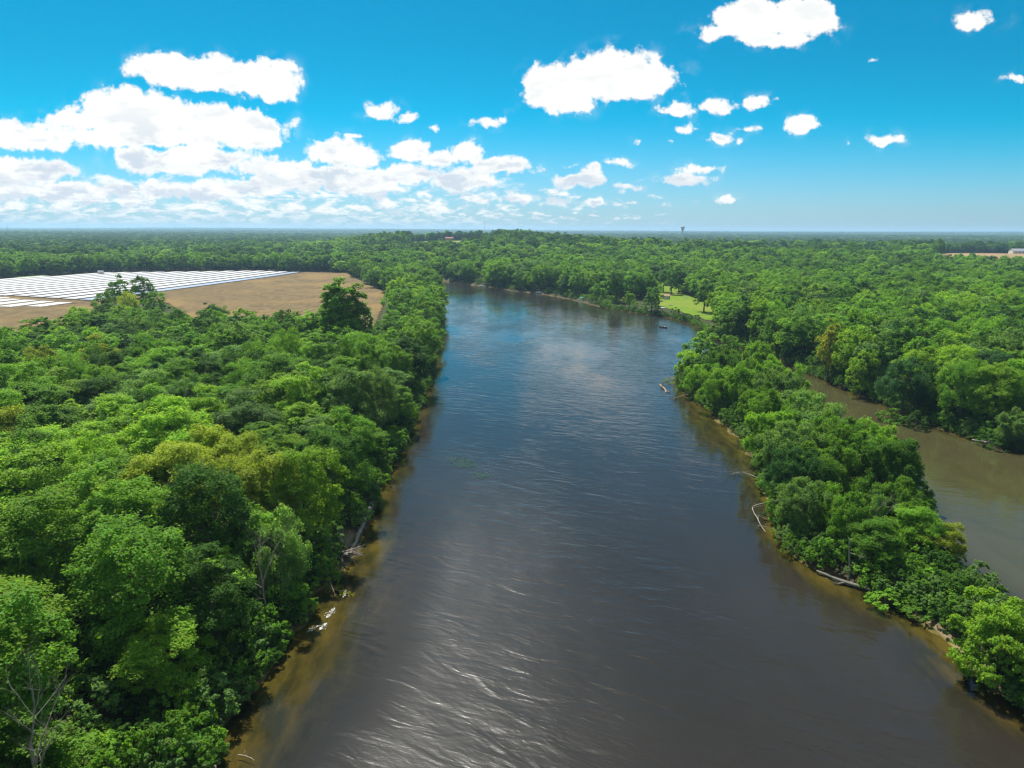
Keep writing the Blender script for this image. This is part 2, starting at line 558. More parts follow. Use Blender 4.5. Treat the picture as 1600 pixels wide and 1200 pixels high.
v, f = grid_mesh('ground', X, Y, z_g)
me = np_mesh('ground', v, f, [m_ground], smooth=True)
fattr(me, 'shore', sd_g)
SPITS = [(48.6, 71, 1.7, 9), (60.6, 89, 1.6, 8), (-24.0, 98, 1.6, 4), (88, 420, 6, 7), (20, 518, 5, 6), (61, 102, 3, 8)]
sp = np.zeros(gx.shape)
for a, bb, ra, rb in SPITS:
    sp = np.maximum(sp, np.clip(1.6 - 1.6 * np.hypot((gx - a) / ra, (gy - bb) / rb), 0, 1))
fattr(me, 'spit', sp * (np.abs(sd_g) < 4))
tag(link('ground', me), kind='structure')

# ---- river surface
m_water, N = mat('river_water')
P = N.n('ShaderNodeNewGeometry').outputs['Position']
dep = N.n('ShaderNodeAttribute', attribute_name='depth').outputs['Fac']
chn = N.n('ShaderNodeAttribute', attribute_name='channel').outputs['Fac']
wind = N.ss(N.noise(N.vec('MULTIPLY', P, (0.030, 0.014, 0)), 1.0, 4.0, 0.6), 0.38, 0.64)
sepP = N.n('ShaderNodeSeparateXYZ', ins={0: P})
gust = N.math('MULTIPLY', N.ss(sepP.outputs[1], 165.0, 75.0), N.ss(sepP.outputs[0], 30.0, -8.0))
gust = N.math('MULTIPLY', gust, N.ss(dep, 0.1, 2.3))
calm = N.math('MULTIPLY', N.math('ADD', N.math('MULTIPLY', wind, 0.45), N.math('ADD', N.math('MULTIPLY', gust, 0.20), 0.17)), N.ss(dep, 0.0, 1.6, 0.3, 1.0))
calm = N.math('MULTIPLY', calm, N.math('SUBTRACT', 1.0, N.math('MULTIPLY', chn, 0.5)))
r0 = N.n('ShaderNodeVectorRotate', rotation_type='Z_AXIS', ins={'Vector': P, 'Angle': R(25)}).outputs[0]
r1 = N.n('ShaderNodeVectorRotate', rotation_type='Z_AXIS', ins={'Vector': P, 'Angle': R(-32)}).outputs[0]
wa = N.noise(N.vec('MULTIPLY', r0, (0.75, 2.0, 1)), 1.0, 3.0, 0.55, 0.6)
wb = N.noise(N.vec('MULTIPLY', r1, (1.7, 4.4, 1)), 1.0, 3.0, 0.55, 0.4)
wc = N.noise(N.vec('MULTIPLY', r0, (0.16, 0.42, 1)), 1.0, 2.0, 0.5, 0.8)
hgt = N.math('ADD', N.math('MULTIPLY', wa, 0.42), N.math('ADD', N.math('MULTIPLY', wb, 0.13), N.math('MULTIPLY', wc, 2.0)))
hgt = N.math('MULTIPLY', hgt, calm)
bump = N.n('ShaderNodeBump', ins={'Height': hgt, 'Strength': 1.0, 'Distance': 0.17})
murk_c = N.mix(N.noise(N.vec('MULTIPLY', P, (0.06, 0.02, 0)), 1.0, 5.0, 0.6), (0.0145, 0.0130, 0.0105), (0.028, 0.0235, 0.0175))
murk_c = N.mix(chn, murk_c, (0.052, 0.048, 0.020))
murk = N.n('ShaderNodeBsdfDiffuse', ins={'Color': murk_c})
clear = N.n('ShaderNodeBsdfTransparent', ins={'Color': (0.74, 0.71, 0.50, 1)})
tn = N.noise(N.vec('MULTIPLY', P, (0.16, 0.07, 0)), 1.0, 6.0, 0.65, 0.6)
turb = N.math('MULTIPLY', N.ss(N.math('ADD', dep, N.math('MULTIPLY', N.math('SUBTRACT', tn, 0.5), N.math('MINIMUM', N.math('MULTIPLY', dep, 1.6), 0.9))), -0.02, 1.0), 0.97)
body = N.n('ShaderNodeMixShader', ins={0: turb, 1: clear.outputs[0], 2: murk.outputs[0]})
rgh = N.math('ADD', N.math('MULTIPLY', wind, 0.05), N.math('ADD', N.math('MULTIPLY', gust, 0.25), 0.05))
gl = N.n('ShaderNodeBsdfGlossy', ins={'Color': (1, 1, 1, 1), 'Roughness': rgh, 'Normal': bump.outputs[0]})
fr = N.n('ShaderNodeFresnel', ins={'IOR': 1.33, 'Normal': bump.outputs[0]})
surf = N.n('ShaderNodeMixShader', ins={0: fr.outputs[0], 1: body.outputs[0], 2: gl.outputs[0]})
N.link(surf.outputs[0], N.n('ShaderNodeOutputMaterial').inputs[0])

XW = axis([(-270, -110, 8), (-110, 145, 1.5)])
YW = axis([(-120, 20, 7), (20, 260, 1.5), (260, 420, 3), (420, 745, 5)])
wx, wy = np.meshgrid(XW, YW)
sd_w = water_sd(wx, wy)
dpt = -ground_z(wx, wy, sd_w)
v, f = grid_mesh('river', XW, YW, np.zeros(wx.shape))
keep = (sd_w.ravel()[f] < 1.2).any(1)
f = f[keep]
used = np.unique(f)
remap = np.full(len(v), -1)
remap[used] = np.arange(len(used))
me = np_mesh('river', v[used], remap[f], [m_water], smooth=True)
fattr(me, 'depth', dpt.ravel()[used])
fattr(me, 'channel', (np.clip((wx - 58) / 10, 0, 1) * np.clip((232 - wy) / 20, 0, 1)).ravel()[used])
tag(link('river', me), kind='structure')

# ------------------------------------------------------------------ fields, lawns, meadows
def field_mat(name, c1, c2, scale=0.3, stretch=(1, 1), c3=None):
    m, N = mat(name)
    P = N.n('ShaderNodeNewGeometry').outputs['Position']
    a = N.noise(N.vec('MULTIPLY', P, (scale * stretch[0], scale * stretch[1], 1)), 1.0, 8.0, 0.65)
    bb = N.noise(P, 0.02, 5.0, 0.6)
    c = N.mix(N.ss(a, 0.3, 0.7), c1, c2)
    if c3:
        c = N.mix(N.ss(bb, 0.45, 0.65), c, c3)
    s = N.n('ShaderNodeBsdfPrincipled', ins={'Base Color': c, 'Roughness': 0.95, 'Specular IOR Level': 0.05})
    N.link(s.outputs[0], N.n('ShaderNodeOutputMaterial').inputs[0])
    return m


def sheet(name, poly, m, lift=0.06, st=None):
    """a sheet that follows the ground a few cm above it"""
    poly = np.array(poly)
    x0, y0 = poly.min(0)
    x1, y1 = poly.max(0)
    st = st or max(4.0, (x1 - x0) / 90, (y1 - y0) / 90)
    xs = axis([(x0, x1, st)])
    ys = axis([(y0, y1, st)])
    qx, qy = np.meshgrid(xs, ys)
    v, f = grid_mesh(name, xs, ys, land_h(qx, qy) + lift)
    c = v[f].mean(1)
    f = f[inside(poly, c[:, 0], c[:, 1])]
    used = np.unique(f)
    remap = np.full(len(v), -1)
    remap[used] = np.arange(len(used))
    return tag(link(name, np_mesh(name, v[used], remap[f], [m])), kind='structure')


m_tan = field_mat('dry_stubble', (0.092, 0.066, 0.032), (0.165, 0.120, 0.060), 0.25, (1.0, 0.35), (0.185, 0.125, 0.050))
m_lawn = field_mat('mown_grass', (0.085, 0.150, 0.012), (0.135, 0.200, 0.018), 0.25, (1, 1), (0.15, 0.18, 0.028))
m_meadow = field_mat('meadow_grass', (0.11, 0.16, 0.03), (0.18, 0.21, 0.06), 0.1)
m_wheat = field_mat('ripe_grain', (0.21, 0.14, 0.07), (0.28, 0.19, 0.10), 0.1)
sheet('tan_field', FIELD, m_tan, 0.35, 1.6)
m_fsoil = field_mat('dark_field_soil', (0.035, 0.025, 0.018), (0.065, 0.046, 0.028), 0.3)
sheet('crop_field', [(-262, 396), (-209, 723), (-270, 754), (-360, 732), (-410, 721), (-432, 655), (-478, 560), (-492, 466), (-420, 491), (-320, 460), (-254, 430)], m_fsoil, 0.40, 1.6)
sheet('lawn', LAWN, m_lawn, 0.20, 2.0)
for i, q in enumerate(MEADOWS):
    sheet('grain_field' if i == 6 else 'meadow', q, m_wheat if i == 6 else m_meadow, 0.5)

m_white, N = mat('white_mulch_film')
tc = N.n('ShaderNodeTexCoord').outputs['Object']
k = N.noise(N.vec('MULTIPLY', tc, (1.2, 0.05, 1)), 1.0, 4.0, 0.6)
s = N.n('ShaderNodeBsdfPrincipled', ins={'Base Color': N.mix(N.ss(k, 0.35, 0.7), (0.40, 0.41, 0.425), (0.48, 0.48, 0.48)), 'Roughness': 0.45})
N.link(s.outputs[0], N.n('ShaderNodeOutputMaterial').inputs[0])
m_blue, N = mat('blue_grey_mulch_film')
tc = N.n('ShaderNodeTexCoord').outputs['Object']
k = N.noise(N.vec('MULTIPLY', tc, (1.2, 0.05, 1)), 1.0, 4.0, 0.6)
s = N.n('ShaderNodeBsdfPrincipled', ins={'Base Color': N.mix(N.ss(k, 0.35, 0.7), (0.19, 0.25, 0.35), (0.27, 0.33, 0.41)), 'Roughness': 0.4})
N.link(s.outputs[0], N.n('ShaderNodeOutputMaterial').inputs[0])

BD = np.array([0.155, 0.988])
BN = np.array([0.988, -0.155])
WHITE = [(-262, 398), (-210, 722), (-270, 753), (-360, 731), (-410, 720), (-430, 655), (-475, 560), (-490, 400), (-330, 386)]
ORD = ['first', 'second', 'third', 'fourth', 'fifth', 'sixth', 'seventh', 'eighth', 'ninth', 'tenth', 'eleventh', 'twelfth', 'thirteenth', 'fourteenth', 'fifteenth', 'sixteenth', 'seventeenth', 'eighteenth', 'nineteenth', 'twentieth']


def ordn(i):
    return ORD[i] if i < len(ORD) else '%d%s' % (i + 1, {1: 'st', 2: 'nd', 3: 'rd'}.get((i + 1) % 10, 'th'))


def beds():
    """long white film strips, each a run of low ridges"""
    e = np.array([-262, 398.])
    for i in range(15):
        off = -i * 15.2 - 7.5
        t = np.arange(-60, 420, 4.0)
        px, py = e[0] + BN[0] * off + BD[0] * t, e[1] + BN[1] * off + BD[1] * t
        ok = inside(WHITE, px, py)
        path = edge_dist([(-420, 487), (-320, 456), (-255, 426)], px, py, False)
        for part in (0, 1):
            side = (py - np.interp(px, [-420, -320, -255], [487, 456, 426])) > 0
            sel = ok & (path > 4.5) & (side if part == 0 else ~side)
            if sel.sum() < 3:
                continue
            q = np.nonzero(sel)[0]
            nr = 6
            us = []
            for k in range(nr):
                us += [(k - nr / 2) * 1.5 + a for a in (0.0, 0.3, 0.75, 1.2, 1.5)]
            hs = [0.0, 0.12, 0.15, 0.12, 0.0] * nr
            vx = px[q][:, None] + BN[0] * np.array(us)[None]
            vy = py[q][:, None] + BN[1] * np.array(us)[None]
            vz = land_h(vx, vy) + 0.46 + np.array(hs)[None]
            n, mm = vx.shape
            v = np.stack([vx.ravel(), vy.ravel(), vz.ravel()], 1)
            c = v.mean(0)
            idx = np.arange(n * mm).reshape(n, mm)
            f = np.stack([idx[:-1, :-1].ravel(), idx[:-1, 1:].ravel(), idx[1:, 1:].ravel(), idx[1:, :-1].ravel()], 1)
            mt = m_blue if (i == 0 and part == 0) else m_white
            o = link('mulch_strip', np_mesh('mulch_strip', v - c, f, [mt]), None, c)
            if part == 0:
                lab = 'pale blue plastic crop strip bordering the tan field' if i == 0 else 'long white plastic crop strip, %s in from the pale blue border strip' % ordn(i - 1)
            else:
                lab = 'short white plastic crop strip below the dirt track, %s from the tan field' % ordn(i)
            tag(o, lab, 'crop strip', 'plastic covered crop strips')


beds()

# ------------------------------------------------------------------ trees
def leaf_mat(name, col, glow=1.0, var=0.22):
    m, N = mat(name)
    oi = N.n('ShaderNodeObjectInfo').outputs['Random']
    g = N.n('ShaderNodeNewGeometry')
    lr = g.outputs['Random Per Island']
    cl = N.noise(N.n('ShaderNodeTexCoord').outputs['Object'], 0.45, 3.0, 0.6)
    k = N.math('ADD', N.math('MULTIPLY', lr, 0.45), N.math('MULTIPLY', cl, 0.9))
    k = N.math('ADD', N.math('MULTIPLY', k, 0.80), 0.50)
    k = N.math('MULTIPLY', k, N.math('ADD', N.math('MULTIPLY', oi, 2 * var), 1 - var))
    hue = N.n('ShaderNodeHueSaturation', ins={'Hue': N.math('ADD', N.math('MULTIPLY', N.math('SUBTRACT', lr, 0.5), 0.035), 0.5), 'Saturation': 1.0, 'Value': k, 'Color': (*col, 1)}).outputs[0]
    p = N.n('ShaderNodeBsdfPrincipled', ins={'Base Color': hue, 'Roughness': 0.6, 'Specular IOR Level': 0.12})
    tcol = N.vec('MULTIPLY', hue, (1.60 * glow, 1.45 * glow, 0.6 * glow))
    t = N.n('ShaderNodeBsdfTranslucent', ins={'Color': tcol})
    s = N.n('ShaderNodeMixShader', ins={0: 0.54, 1: p.outputs[0], 2: t.outputs[0]})
    N.link(s.outputs[0], N.n('ShaderNodeOutputMaterial').inputs[0])
    return m


LEAF = {
    'deep green': leaf_mat('leaf_deep_green', (0.055, 0.134, 0.015)),
    'dark bluish green': leaf_mat('leaf_dark_bluish_green', (0.045, 0.122, 0.028)),
    'mid green': leaf_mat('leaf_mid_green', (0.111, 0.236, 0.022)),
    'fresh green': leaf_mat('leaf_fresh_green', (0.145, 0.289, 0.023)),
    'bright green': leaf_mat('leaf_bright_green', (0.191, 0.336, 0.025)),
    'yellowish green': leaf_mat('leaf_yellowish_green', (0.223, 0.293, 0.026)),
    'greyish green': leaf_mat('leaf_greyish_green', (0.130, 0.239, 0.058)),
    'golden yellow': leaf_mat('leaf_golden_yellow', (0.27, 0.30, 0.030)),
    'purplish brown': leaf_mat('leaf_purplish_brown', (0.045, 0.030, 0.022)),
}
m_bark = plain('bark', (0.115, 0.092, 0.068), 0.95, 0, 0.45, 1.2, 0.05)
m_pale_bark = plain('weathered_wood', (0.25, 0.22, 0.185), 0.95, 0, 0.6, 2.4, 0.06)
m_mossy = plain('mossy_wood', (0.125, 0.12, 0.09), 0.95, 0, 0.6, 2.0, 0.06)
m_brown_wood = plain('waterlogged_wood', (0.22, 0.155, 0.095), 0.85, 0, 0.4, 1.5, 0.03)


def unit(n, rng):
    d = rng.normal(size=(n, 3))
    return d / np.linalg.norm(d, axis=1, keepdims=True)


def leaves(c, nrm, size, rng, droop=0.0, asp=0.62):
    """one rhombic leaf spray per centre"""
    n = len(c)
    t = np.cross(nrm, unit(n, rng))
    t /= np.linalg.norm(t, axis=1, keepdims=True) + 1e-9
    if droop:
        t = t + np.array([0, 0, -droop])
        t /= np.linalg.norm(t, axis=1, keepdims=True)
    b = np.cross(nrm, t)
    b /= np.linalg.norm(b, axis=1, keepdims=True) + 1e-9
    s = (size * rng.uniform(0.65, 1.35, n))[:, None]
    v = np.stack([c - t * s * .5, c + b * s * .5 * asp + t * s * .06, c + t * s * .5, c - b * s * .5 * asp + t * s * .06], 1).reshape(-1, 3)
    return v, np.arange(4 * n).reshape(n, 4)


def crown(seed, h, r, base, lobes, subs, per, size, kind='round', flat=0.8, rg=(0.42, 0.98)):
    """leaf cloud of a tree: limbs' lobes, their twigs' clumps, and leaf sprays; returns vertices, faces, lobe centres"""
    rng = np.random.default_rng(seed)
    z0, z1 = base * h, h
    C = np.array([0, 0, z0 + (z1 - z0) * 0.46])
    a = (z1 - z0) / 2
    i = np.arange(lobes) + 0.5
    ph = np.arccos(1 - (1.95 if kind == 'column' else 1.72) * i / lobes)
    th = np.pi * (1 + 5 ** .5) * i + rng.uniform(0, 6.28)
    d = np.stack([np.cos(th) * np.sin(ph), np.sin(th) * np.sin(ph), np.cos(ph)], 1)
    d += rng.normal(size=d.shape) * 0.16
    d /= np.linalg.norm(d, axis=1, keepdims=True)
    rr = np.where(d[:, 2] > 0, a * 1.08, a * 0.92)
    reach = rng.uniform(rg[0], rg[1], lobes)[:, None]
    if kind == 'column':
        L = C + d * np.stack([np.full(lobes, r), np.full(lobes, r), rr * 1.15], 1) * reach
        lr = r * rng.uniform(0.38, 0.52, lobes)
    else:
        L = C + d * np.stack([np.full(lobes, r), np.full(lobes, r), rr], 1) * reach
        lr = min(r, a) * rng.uniform(*((0.17, 0.36) if rg[1] > 1.05 else (0.22, 0.42)), lobes)
    # squash the outline out of round
    ang = np.arctan2(L[:, 1], L[:, 0])
    sq = 1 + 0.16 * np.sin(2 * ang + rng.uniform(0, 6)) + 0.10 * np.sin(3 * ang + rng.uniform(0, 6))
    L[:, :2] *= sq[:, None]
    out = (L - C) / (np.linalg.norm(L - C, axis=1, keepdims=True) + 1e-6)
    sd = unit(lobes * subs, rng).reshape(lobes, subs, 3) * 0.9 + out[:, None] * 0.55 + np.array([0, 0, 0.30])
    sd /= np.linalg.norm(sd, axis=2, keepdims=True)
    S = (L[:, None] + sd * (lr[:, None, None] * rng.uniform(0.55, 1.1, (lobes, subs, 1)))).reshape(-1, 3)
    sr = np.repeat(lr, subs) * rng.uniform(0.24, 0.46, lobes * subs)
    so = (S - C) / (np.linalg.norm(S - C, axis=1, keepdims=True) + 1e-6)
    m = len(S)
    u = unit(m * per, rng).reshape(m, per, 3)
    rad = rng.uniform(0, 1, (m, per, 1)) ** 0.45
    pts = S[:, None] + u * rad * sr[:, None, None] * np.array([1.15, 1.15, flat])
    nr = u * 0.45 + so[:, None] * 0.35 + np.array([0, 0, 0.55]) + rng.normal(size=(m, per, 3)) * 0.42
    nr /= np.linalg.norm(nr, axis=2, keepdims=True)
    pts, nr = pts.reshape(-1, 3), nr.reshape(-1, 3)
    if kind == 'willow':
        pts[:, 2] -= np.abs(rng.normal(size=len(pts))) * size * 1.6
    v, f = leaves(pts, nr, size, rng, 0.9 if kind == 'willow' else 0.15, 0.42 if kind == 'willow' else 0.62)
    return v, f, L, C


def tube_arr(pts, rad, sides=6):
    pts = np.asarray(pts, float)
    n = len(pts)
    t = np.gradient(pts, axis=0)
    t /= np.linalg.norm(t, axis=1, keepdims=True) + 1e-9
    ref = np.where(np.abs(t[:, 2:3]) < 0.9, np.array([[0, 0, 1.]]), np.array([[1., 0, 0]]))
    a = np.cross(t, ref)
    a /= np.linalg.norm(a, axis=1, keepdims=True) + 1e-9
    b = np.cross(t, a)
    k = np.arange(sides) * math.tau / sides
    v = pts[:, None] + (a[:, None] * np.cos(k)[None, :, None] + b[:, None] * np.sin(k)[None, :, None]) * np.asarray(rad)[:, None, None]
    i = np.arange(n * sides).reshape(n, sides)
    j = np.roll(i, -1, 1)
    f = np.stack([i[:-1].ravel(), j[:-1].ravel(), j[1:].ravel(), i[1:].ravel()], 1)
    return v.reshape(-1, 3), f


def join(parts):
    V, F, o = [], [], 0
    for v, f in parts:
        V.append(v)
        F.append(f + o)
        o += len(v)
    return np.vstack(V), np.vstack(F)


def trunk(seed, h, L, C, rad=0.28, limbs=9, sides=7):
    rng = np.random.default_rng(seed + 999)
    n = 6
    zt = np.linspace(-0.8, C[2] + 0.25 * (h - C[2]), n)
    ax = np.stack([np.cumsum(rng.normal(0, 0.10, n)), np.cumsum(rng.normal(0, 0.10, n)), zt], 1)
    ax[0, :2] = 0
    parts = [tube_arr(ax, rad * np.linspace(1.35, 0.45, n), sides)]
    for q in rng.permutation(len(L))[:limbs]:
        s = ax[rng.integers(2, n)]
        e = L[q]
        mid = (s + e) / 2 + rng.normal(0, 0.25, 3) + np.array([0, 0, -0.3])
        parts.append(tube_arr(np.stack([s, mid, e]), [rad * 0.42, rad * 0.28, rad * 0.09], 5))
    return join(parts)


# shared crowns: near, middle and far detail
VAR = {}
SPEC = {
    # name: h, r, base, kind, flat
    'round': (15.0, 4.6, 0.11, 'round', 0.95),
    'tall': (18.0, 4.2, 0.10, 'round', 1.0),
    'broad': (13.5, 5.6, 0.15, 'round', 0.85),
    'airy': (13.0, 4.8, 0.12, 'willow', 1.0),
    'column': (22.0, 3.0, 0.10, 'column', 1.0),
    'low': (7.5, 4.0, 0.03, 'round', 0.8),
    'shrub': (3.4, 2.1, 0.0, 'round', 0.8),
}
DET = {0: (46, 17, 46, 0.25), 1: (36, 12, 26, 0.42), 2: (28, 10, 16, 0.66)}


def variant(kind, lod, k):
    key = (kind, lod, k)
    if key not in VAR:
        h, r, base, kd, fl = SPEC[kind]
        lo, su, pe, sz = DET[lod]
        rg = (0.46, 0.98) if lod < 2 else (0.58, 0.80)
        if kind in ('airy', 'low'):
            rg = (0.36, 1.12)
        if kind == 'shrub':
            lo, su, pe, sz = {0: (16, 9, 16, 0.26), 1: (12, 7, 9, 0.42), 2: (8, 5, 6, 0.7)}[lod]
        if kd == 'willow':
            sz *= 1.45
        if kind == 'column':
            lo = int(lo * 2.2)
        seed = {'round': 100, 'tall': 200, 'broad': 300, 'airy': 400, 'column': 500, 'shrub': 600, 'low': 700}[kind] + k
        v, f, L, C = crown(seed, h, r, base, lo, su, pe, sz, kd, fl, rg)
        tv, tf = trunk(seed, h, L, C, 0.30 if kind != 'shrub' else 0.05, 10 if lod < 2 else 4, 7 if lod < 2 else 5)
        cm = np_mesh('crown', v, f, [LEAF['mid green']])
        tm = np_mesh('trunk', tv, tf, [m_bark], smooth=True)
        VAR[key] = (cm, tm, (v, f, tv, tf))
    return VAR[key]


NVAR = {'round': 5, 'tall': 4, 'broad': 3, 'airy': 4, 'column': 1, 'shrub': 4, 'low': 2}

# ---- where trees stand
def jitter_grid(x0, x1, y0, y1, st, rng):
    xs, ys = np.arange(x0, x1, st), np.arange(y0, y1, st * 0.87)
    a, b = np.meshgrid(xs, ys)
    a = a + (np.arange(len(ys)) % 2)[:, None] * st / 2
    a = a + rng.uniform(-.36, .36, a.shape) * st
    b = b + rng.uniform(-.36, .36, b.shape) * st
    return a.ravel(), b.ravel()


def open_land(x, y, margin=1.5):
    """true where trees may stand"""
    ok = water_sd(x, y) > margin
    ok &= ~inside(FIELD, x, y) & ~inside(LAWN, x, y) & ~((x < 98.5) & (x > 60) & (y > 312) & (y < 432))
    ok &= ~inside([(-55, 238), (-43, 238), (-59, 330), (-82, 330)], x, y)
    for q in MEADOWS:
        ok &= ~inside(q, x, y)
    return ok


def on_island(x, y):
    return inside(ISL, x, y)


# trees placed after the photograph: crown's middle x, ground distance, height, radius, shape, colour
KEY = []


def key(px, base_y, h, r, shape, colour, dx=0.0):
    x, y = G(px, base_y, 1.5)
    KEY.append((x + dx, y, h, r, shape, colour))


key(540, 566, 26, 5.0, 'column', 'fresh green')
key(560, 564, 24, 4.6, 'column', 'fresh green')
key(523, 565, 23, 4.2, 'column', 'fresh green')
# tall riverside row on the left bank
for q in [(648, 560, 15, 4.6, 'round', 'fresh green'), (668, 520, 15, 4.2, 'tall', 'bright green'), (650, 505, 15, 4.8, 'round', 'bright green'),
          (672, 488, 16, 4.6, 'round', 'mid green'), (655, 474, 17, 5.0, 'tall', 'mid green'), (668, 466, 17, 5.0, 'round', 'deep green'),
          (625, 620, 14, 4.5, 'round', 'fresh green'), (600, 690, 15, 4.8, 'broad', 'greyish green'), (565, 700, 16, 5.2, 'round', 'greyish green'),
          (575, 760, 14.5, 4.0, 'tall', 'mid green'), (545, 800, 14, 4.4, 'round', 'deep green'), (500, 860, 15, 4.6, 'round', 'bright green'),
          (455, 860, 14.5, 4.8, 'round', 'yellowish green'), (400, 880, 15, 5.0, 'round', 'yellowish green'), (470, 935, 11, 3.8, 'airy', 'greyish green'),
          (385, 1030, 12, 3.6, 'tall', 'deep green')]:
    key(*q, dx=-2.6 if q[1] > 650 else -1.0)
# the clump that stands out into the white field
for px, by, h, r, s, c in [(190, 490, 19.5, 6.2, 'round', 'mid green'), (224, 487, 19, 6.2, 'round', 'mid green'), (165, 498, 13, 4.5, 'round', 'fresh green'), (205, 505, 14, 5, 'broad', 'yellowish green'), (245, 500, 13, 5, 'round', 'mid green')]:
    key(px, by, h, r, s, c)
# the island
for px, by, h, r, s, c in [(1098, 570, 15.5, 5.2, 'tall', 'fresh green'), (1140, 566, 13.5, 4.8, 'round', 'mid green'), (1180, 585, 13.5, 4.8, 'airy', 'fresh green'), (1135, 590, 11, 4.2, 'airy', 'mid green'), (1120, 612, 11.5, 4.4, 'airy', 'deep green'), (1165, 610, 12.5, 4.8, 'airy', 'fresh green'),
                           (1215, 615, 12.5, 4.8, 'airy', 'fresh green'), (1165, 645, 12, 4.6, 'airy', 'mid green'), (1210, 655, 13, 5.0, 'airy', 'greyish green'), (1240, 650, 11, 4.6, 'airy', 'fresh green'),
                           (1205, 690, 11, 4.2, 'airy', 'mid green'), (1260, 700, 11, 4.6, 'airy', 'greyish green'), (1272, 690, 11, 4.2, 'airy', 'fresh green'), (1240, 750, 10, 4.4, 'airy', 'greyish green'),
                           (1292, 745, 11, 4.4, 'airy', 'mid green'), (1290, 780, 9.5, 4.2, 'airy', 'mid green'), (1325, 762, 10, 4.0, 'airy', 'mid green'), (1255, 830, 8, 3.4, 'airy', 'greyish green'),
                           (1320, 850, 8.5, 3.8, 'airy', 'mid green'), (1380, 830, 8.5, 3.8, 'airy', 'mid green'), (1365, 885, 6.5, 3.4, 'round', 'mid green'), (1425, 860, 6.5, 3.2, 'round', 'fresh green')]:
    key(px, by, h, r, s, c)
key(1448, 868, 5.2, 3.3, 'airy', 'yellowish green', 1.2)
key(1562, 1050, 8.5, 3.9, 'low', 'bright green')
key(1650, 1080, 8.0, 4.2, 'low', 'bright green')
# right bank landmarks
key(1293, 588, 19.5, 3.4, 'tall', 'golden yellow')
key(1410, 640, 16, 5.6, 'round', 'dark bluish green')
key(1345, 612, 13, 3.8, 'round', 'bright green')
key(1500, 660, 14.5, 5.4, 'broad', 'mid green')
key(1590, 690, 8, 3.6, 'airy', 'greyish green')
# trees standing on and round the lawn
for px, by, h, r, s, c in [(1018, 487, 15, 4.6, 'tall', 'mid green'), (962, 473, 19, 5.5, 'round', 'deep green'), (905, 463, 18, 6, 'round', 'mid green'), (935, 471, 13, 4.5, 'round', 'mid green'),
                           (983, 480, 9, 3.6, 'round', 'fresh green'), (880, 459, 13, 4.5, 'round', 'bright green'), (1036, 458, 17, 4.5, 'tall', 'mid green'), (1049, 461, 18, 4.4, 'tall', 'mid green'), (1060, 459, 20, 4.6, 'tall', 'deep green'),
                           (1100, 489, 17, 5.5, 'round', 'deep green'), (1128, 492, 16, 4.8, 'round', 'deep green'), (1150, 505, 15, 4.6, 'round', 'dark bluish green'), (1180, 520, 15, 4.4, 'round', 'deep green'),
                           (825, 452, 12, 5, 'round', 'fresh green'), (790, 448, 13, 5, 'round', 'mid green')]:
    key(px, by, h, r, s, c)

rng = np.random.default_rng(11)
CAND = [list(k) for k in KEY]
kx = np.array([k[0] for k in KEY])
ky = np.array([k[1] for k in KEY])
kr = np.array([k[3] for k in KEY])


def cone(x, y, deg=42, back=25):
    return (np.abs(x) < (y + back) * math.tan(R(deg)) + 12)


PAL = ['deep green', 'dark bluish green', 'mid green', 'fresh green', 'bright green', 'yellowish green', 'greyish green']


def colour_at(x, y, rng):
    a = vnoise(x, y, 55, 21) * 0.6 + vnoise(x, y, 17, 22) * 0.4
    dist = math.hypot(x, y)
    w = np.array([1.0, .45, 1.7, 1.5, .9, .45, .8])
    if x < 0 and y < 130:                    # near left wood: sunlight put into the mix as brighter leaf colours
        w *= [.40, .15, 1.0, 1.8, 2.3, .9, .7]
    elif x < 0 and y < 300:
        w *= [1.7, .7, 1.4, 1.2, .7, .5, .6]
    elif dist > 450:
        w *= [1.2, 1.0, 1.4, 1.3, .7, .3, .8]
    if 35 < x < 84 and y < 235:
        w = np.array([.5, .2, 1.6, 1.6, .5, .0, 1.3])
    if x > 84:
        w[5] *= .35
    w[[0, 1]] *= 2.2 * (1 - a)
    w[[4, 5]] *= 2.2 * a
    return PAL[rng.choice(7, p=w / w.sum())]


def fill(x0, x1, y0, y1, st, hr, rr, shapes, cond, margin=2.0):
    x, y = jitter_grid(x0, x1, y0, y1, st, rng)
    ok = cond(x, y)
    x, y = x[ok], y[ok]
    ok = open_land(x, y, margin) & cone(x, y)
    x, y = x[ok], y[ok]
    for a, b in zip(x, y):
        bank = 1.0
        if -36 < a < -20 and b < 150:
            bank = .74
        if a < -30 and 205 < b < 310:
            bank = .80
        if len(kx) and (np.hypot(kx - a, ky - b) < kr * 0.80 + 0.9).any():
            continue
        q = rng.uniform()
        CAND.append([a, b, rng.uniform(*hr) * bank, rng.uniform(*rr) * (bank * .5 + .5), shapes[rng.integers(len(shapes))], colour_at(a, b, rng)])


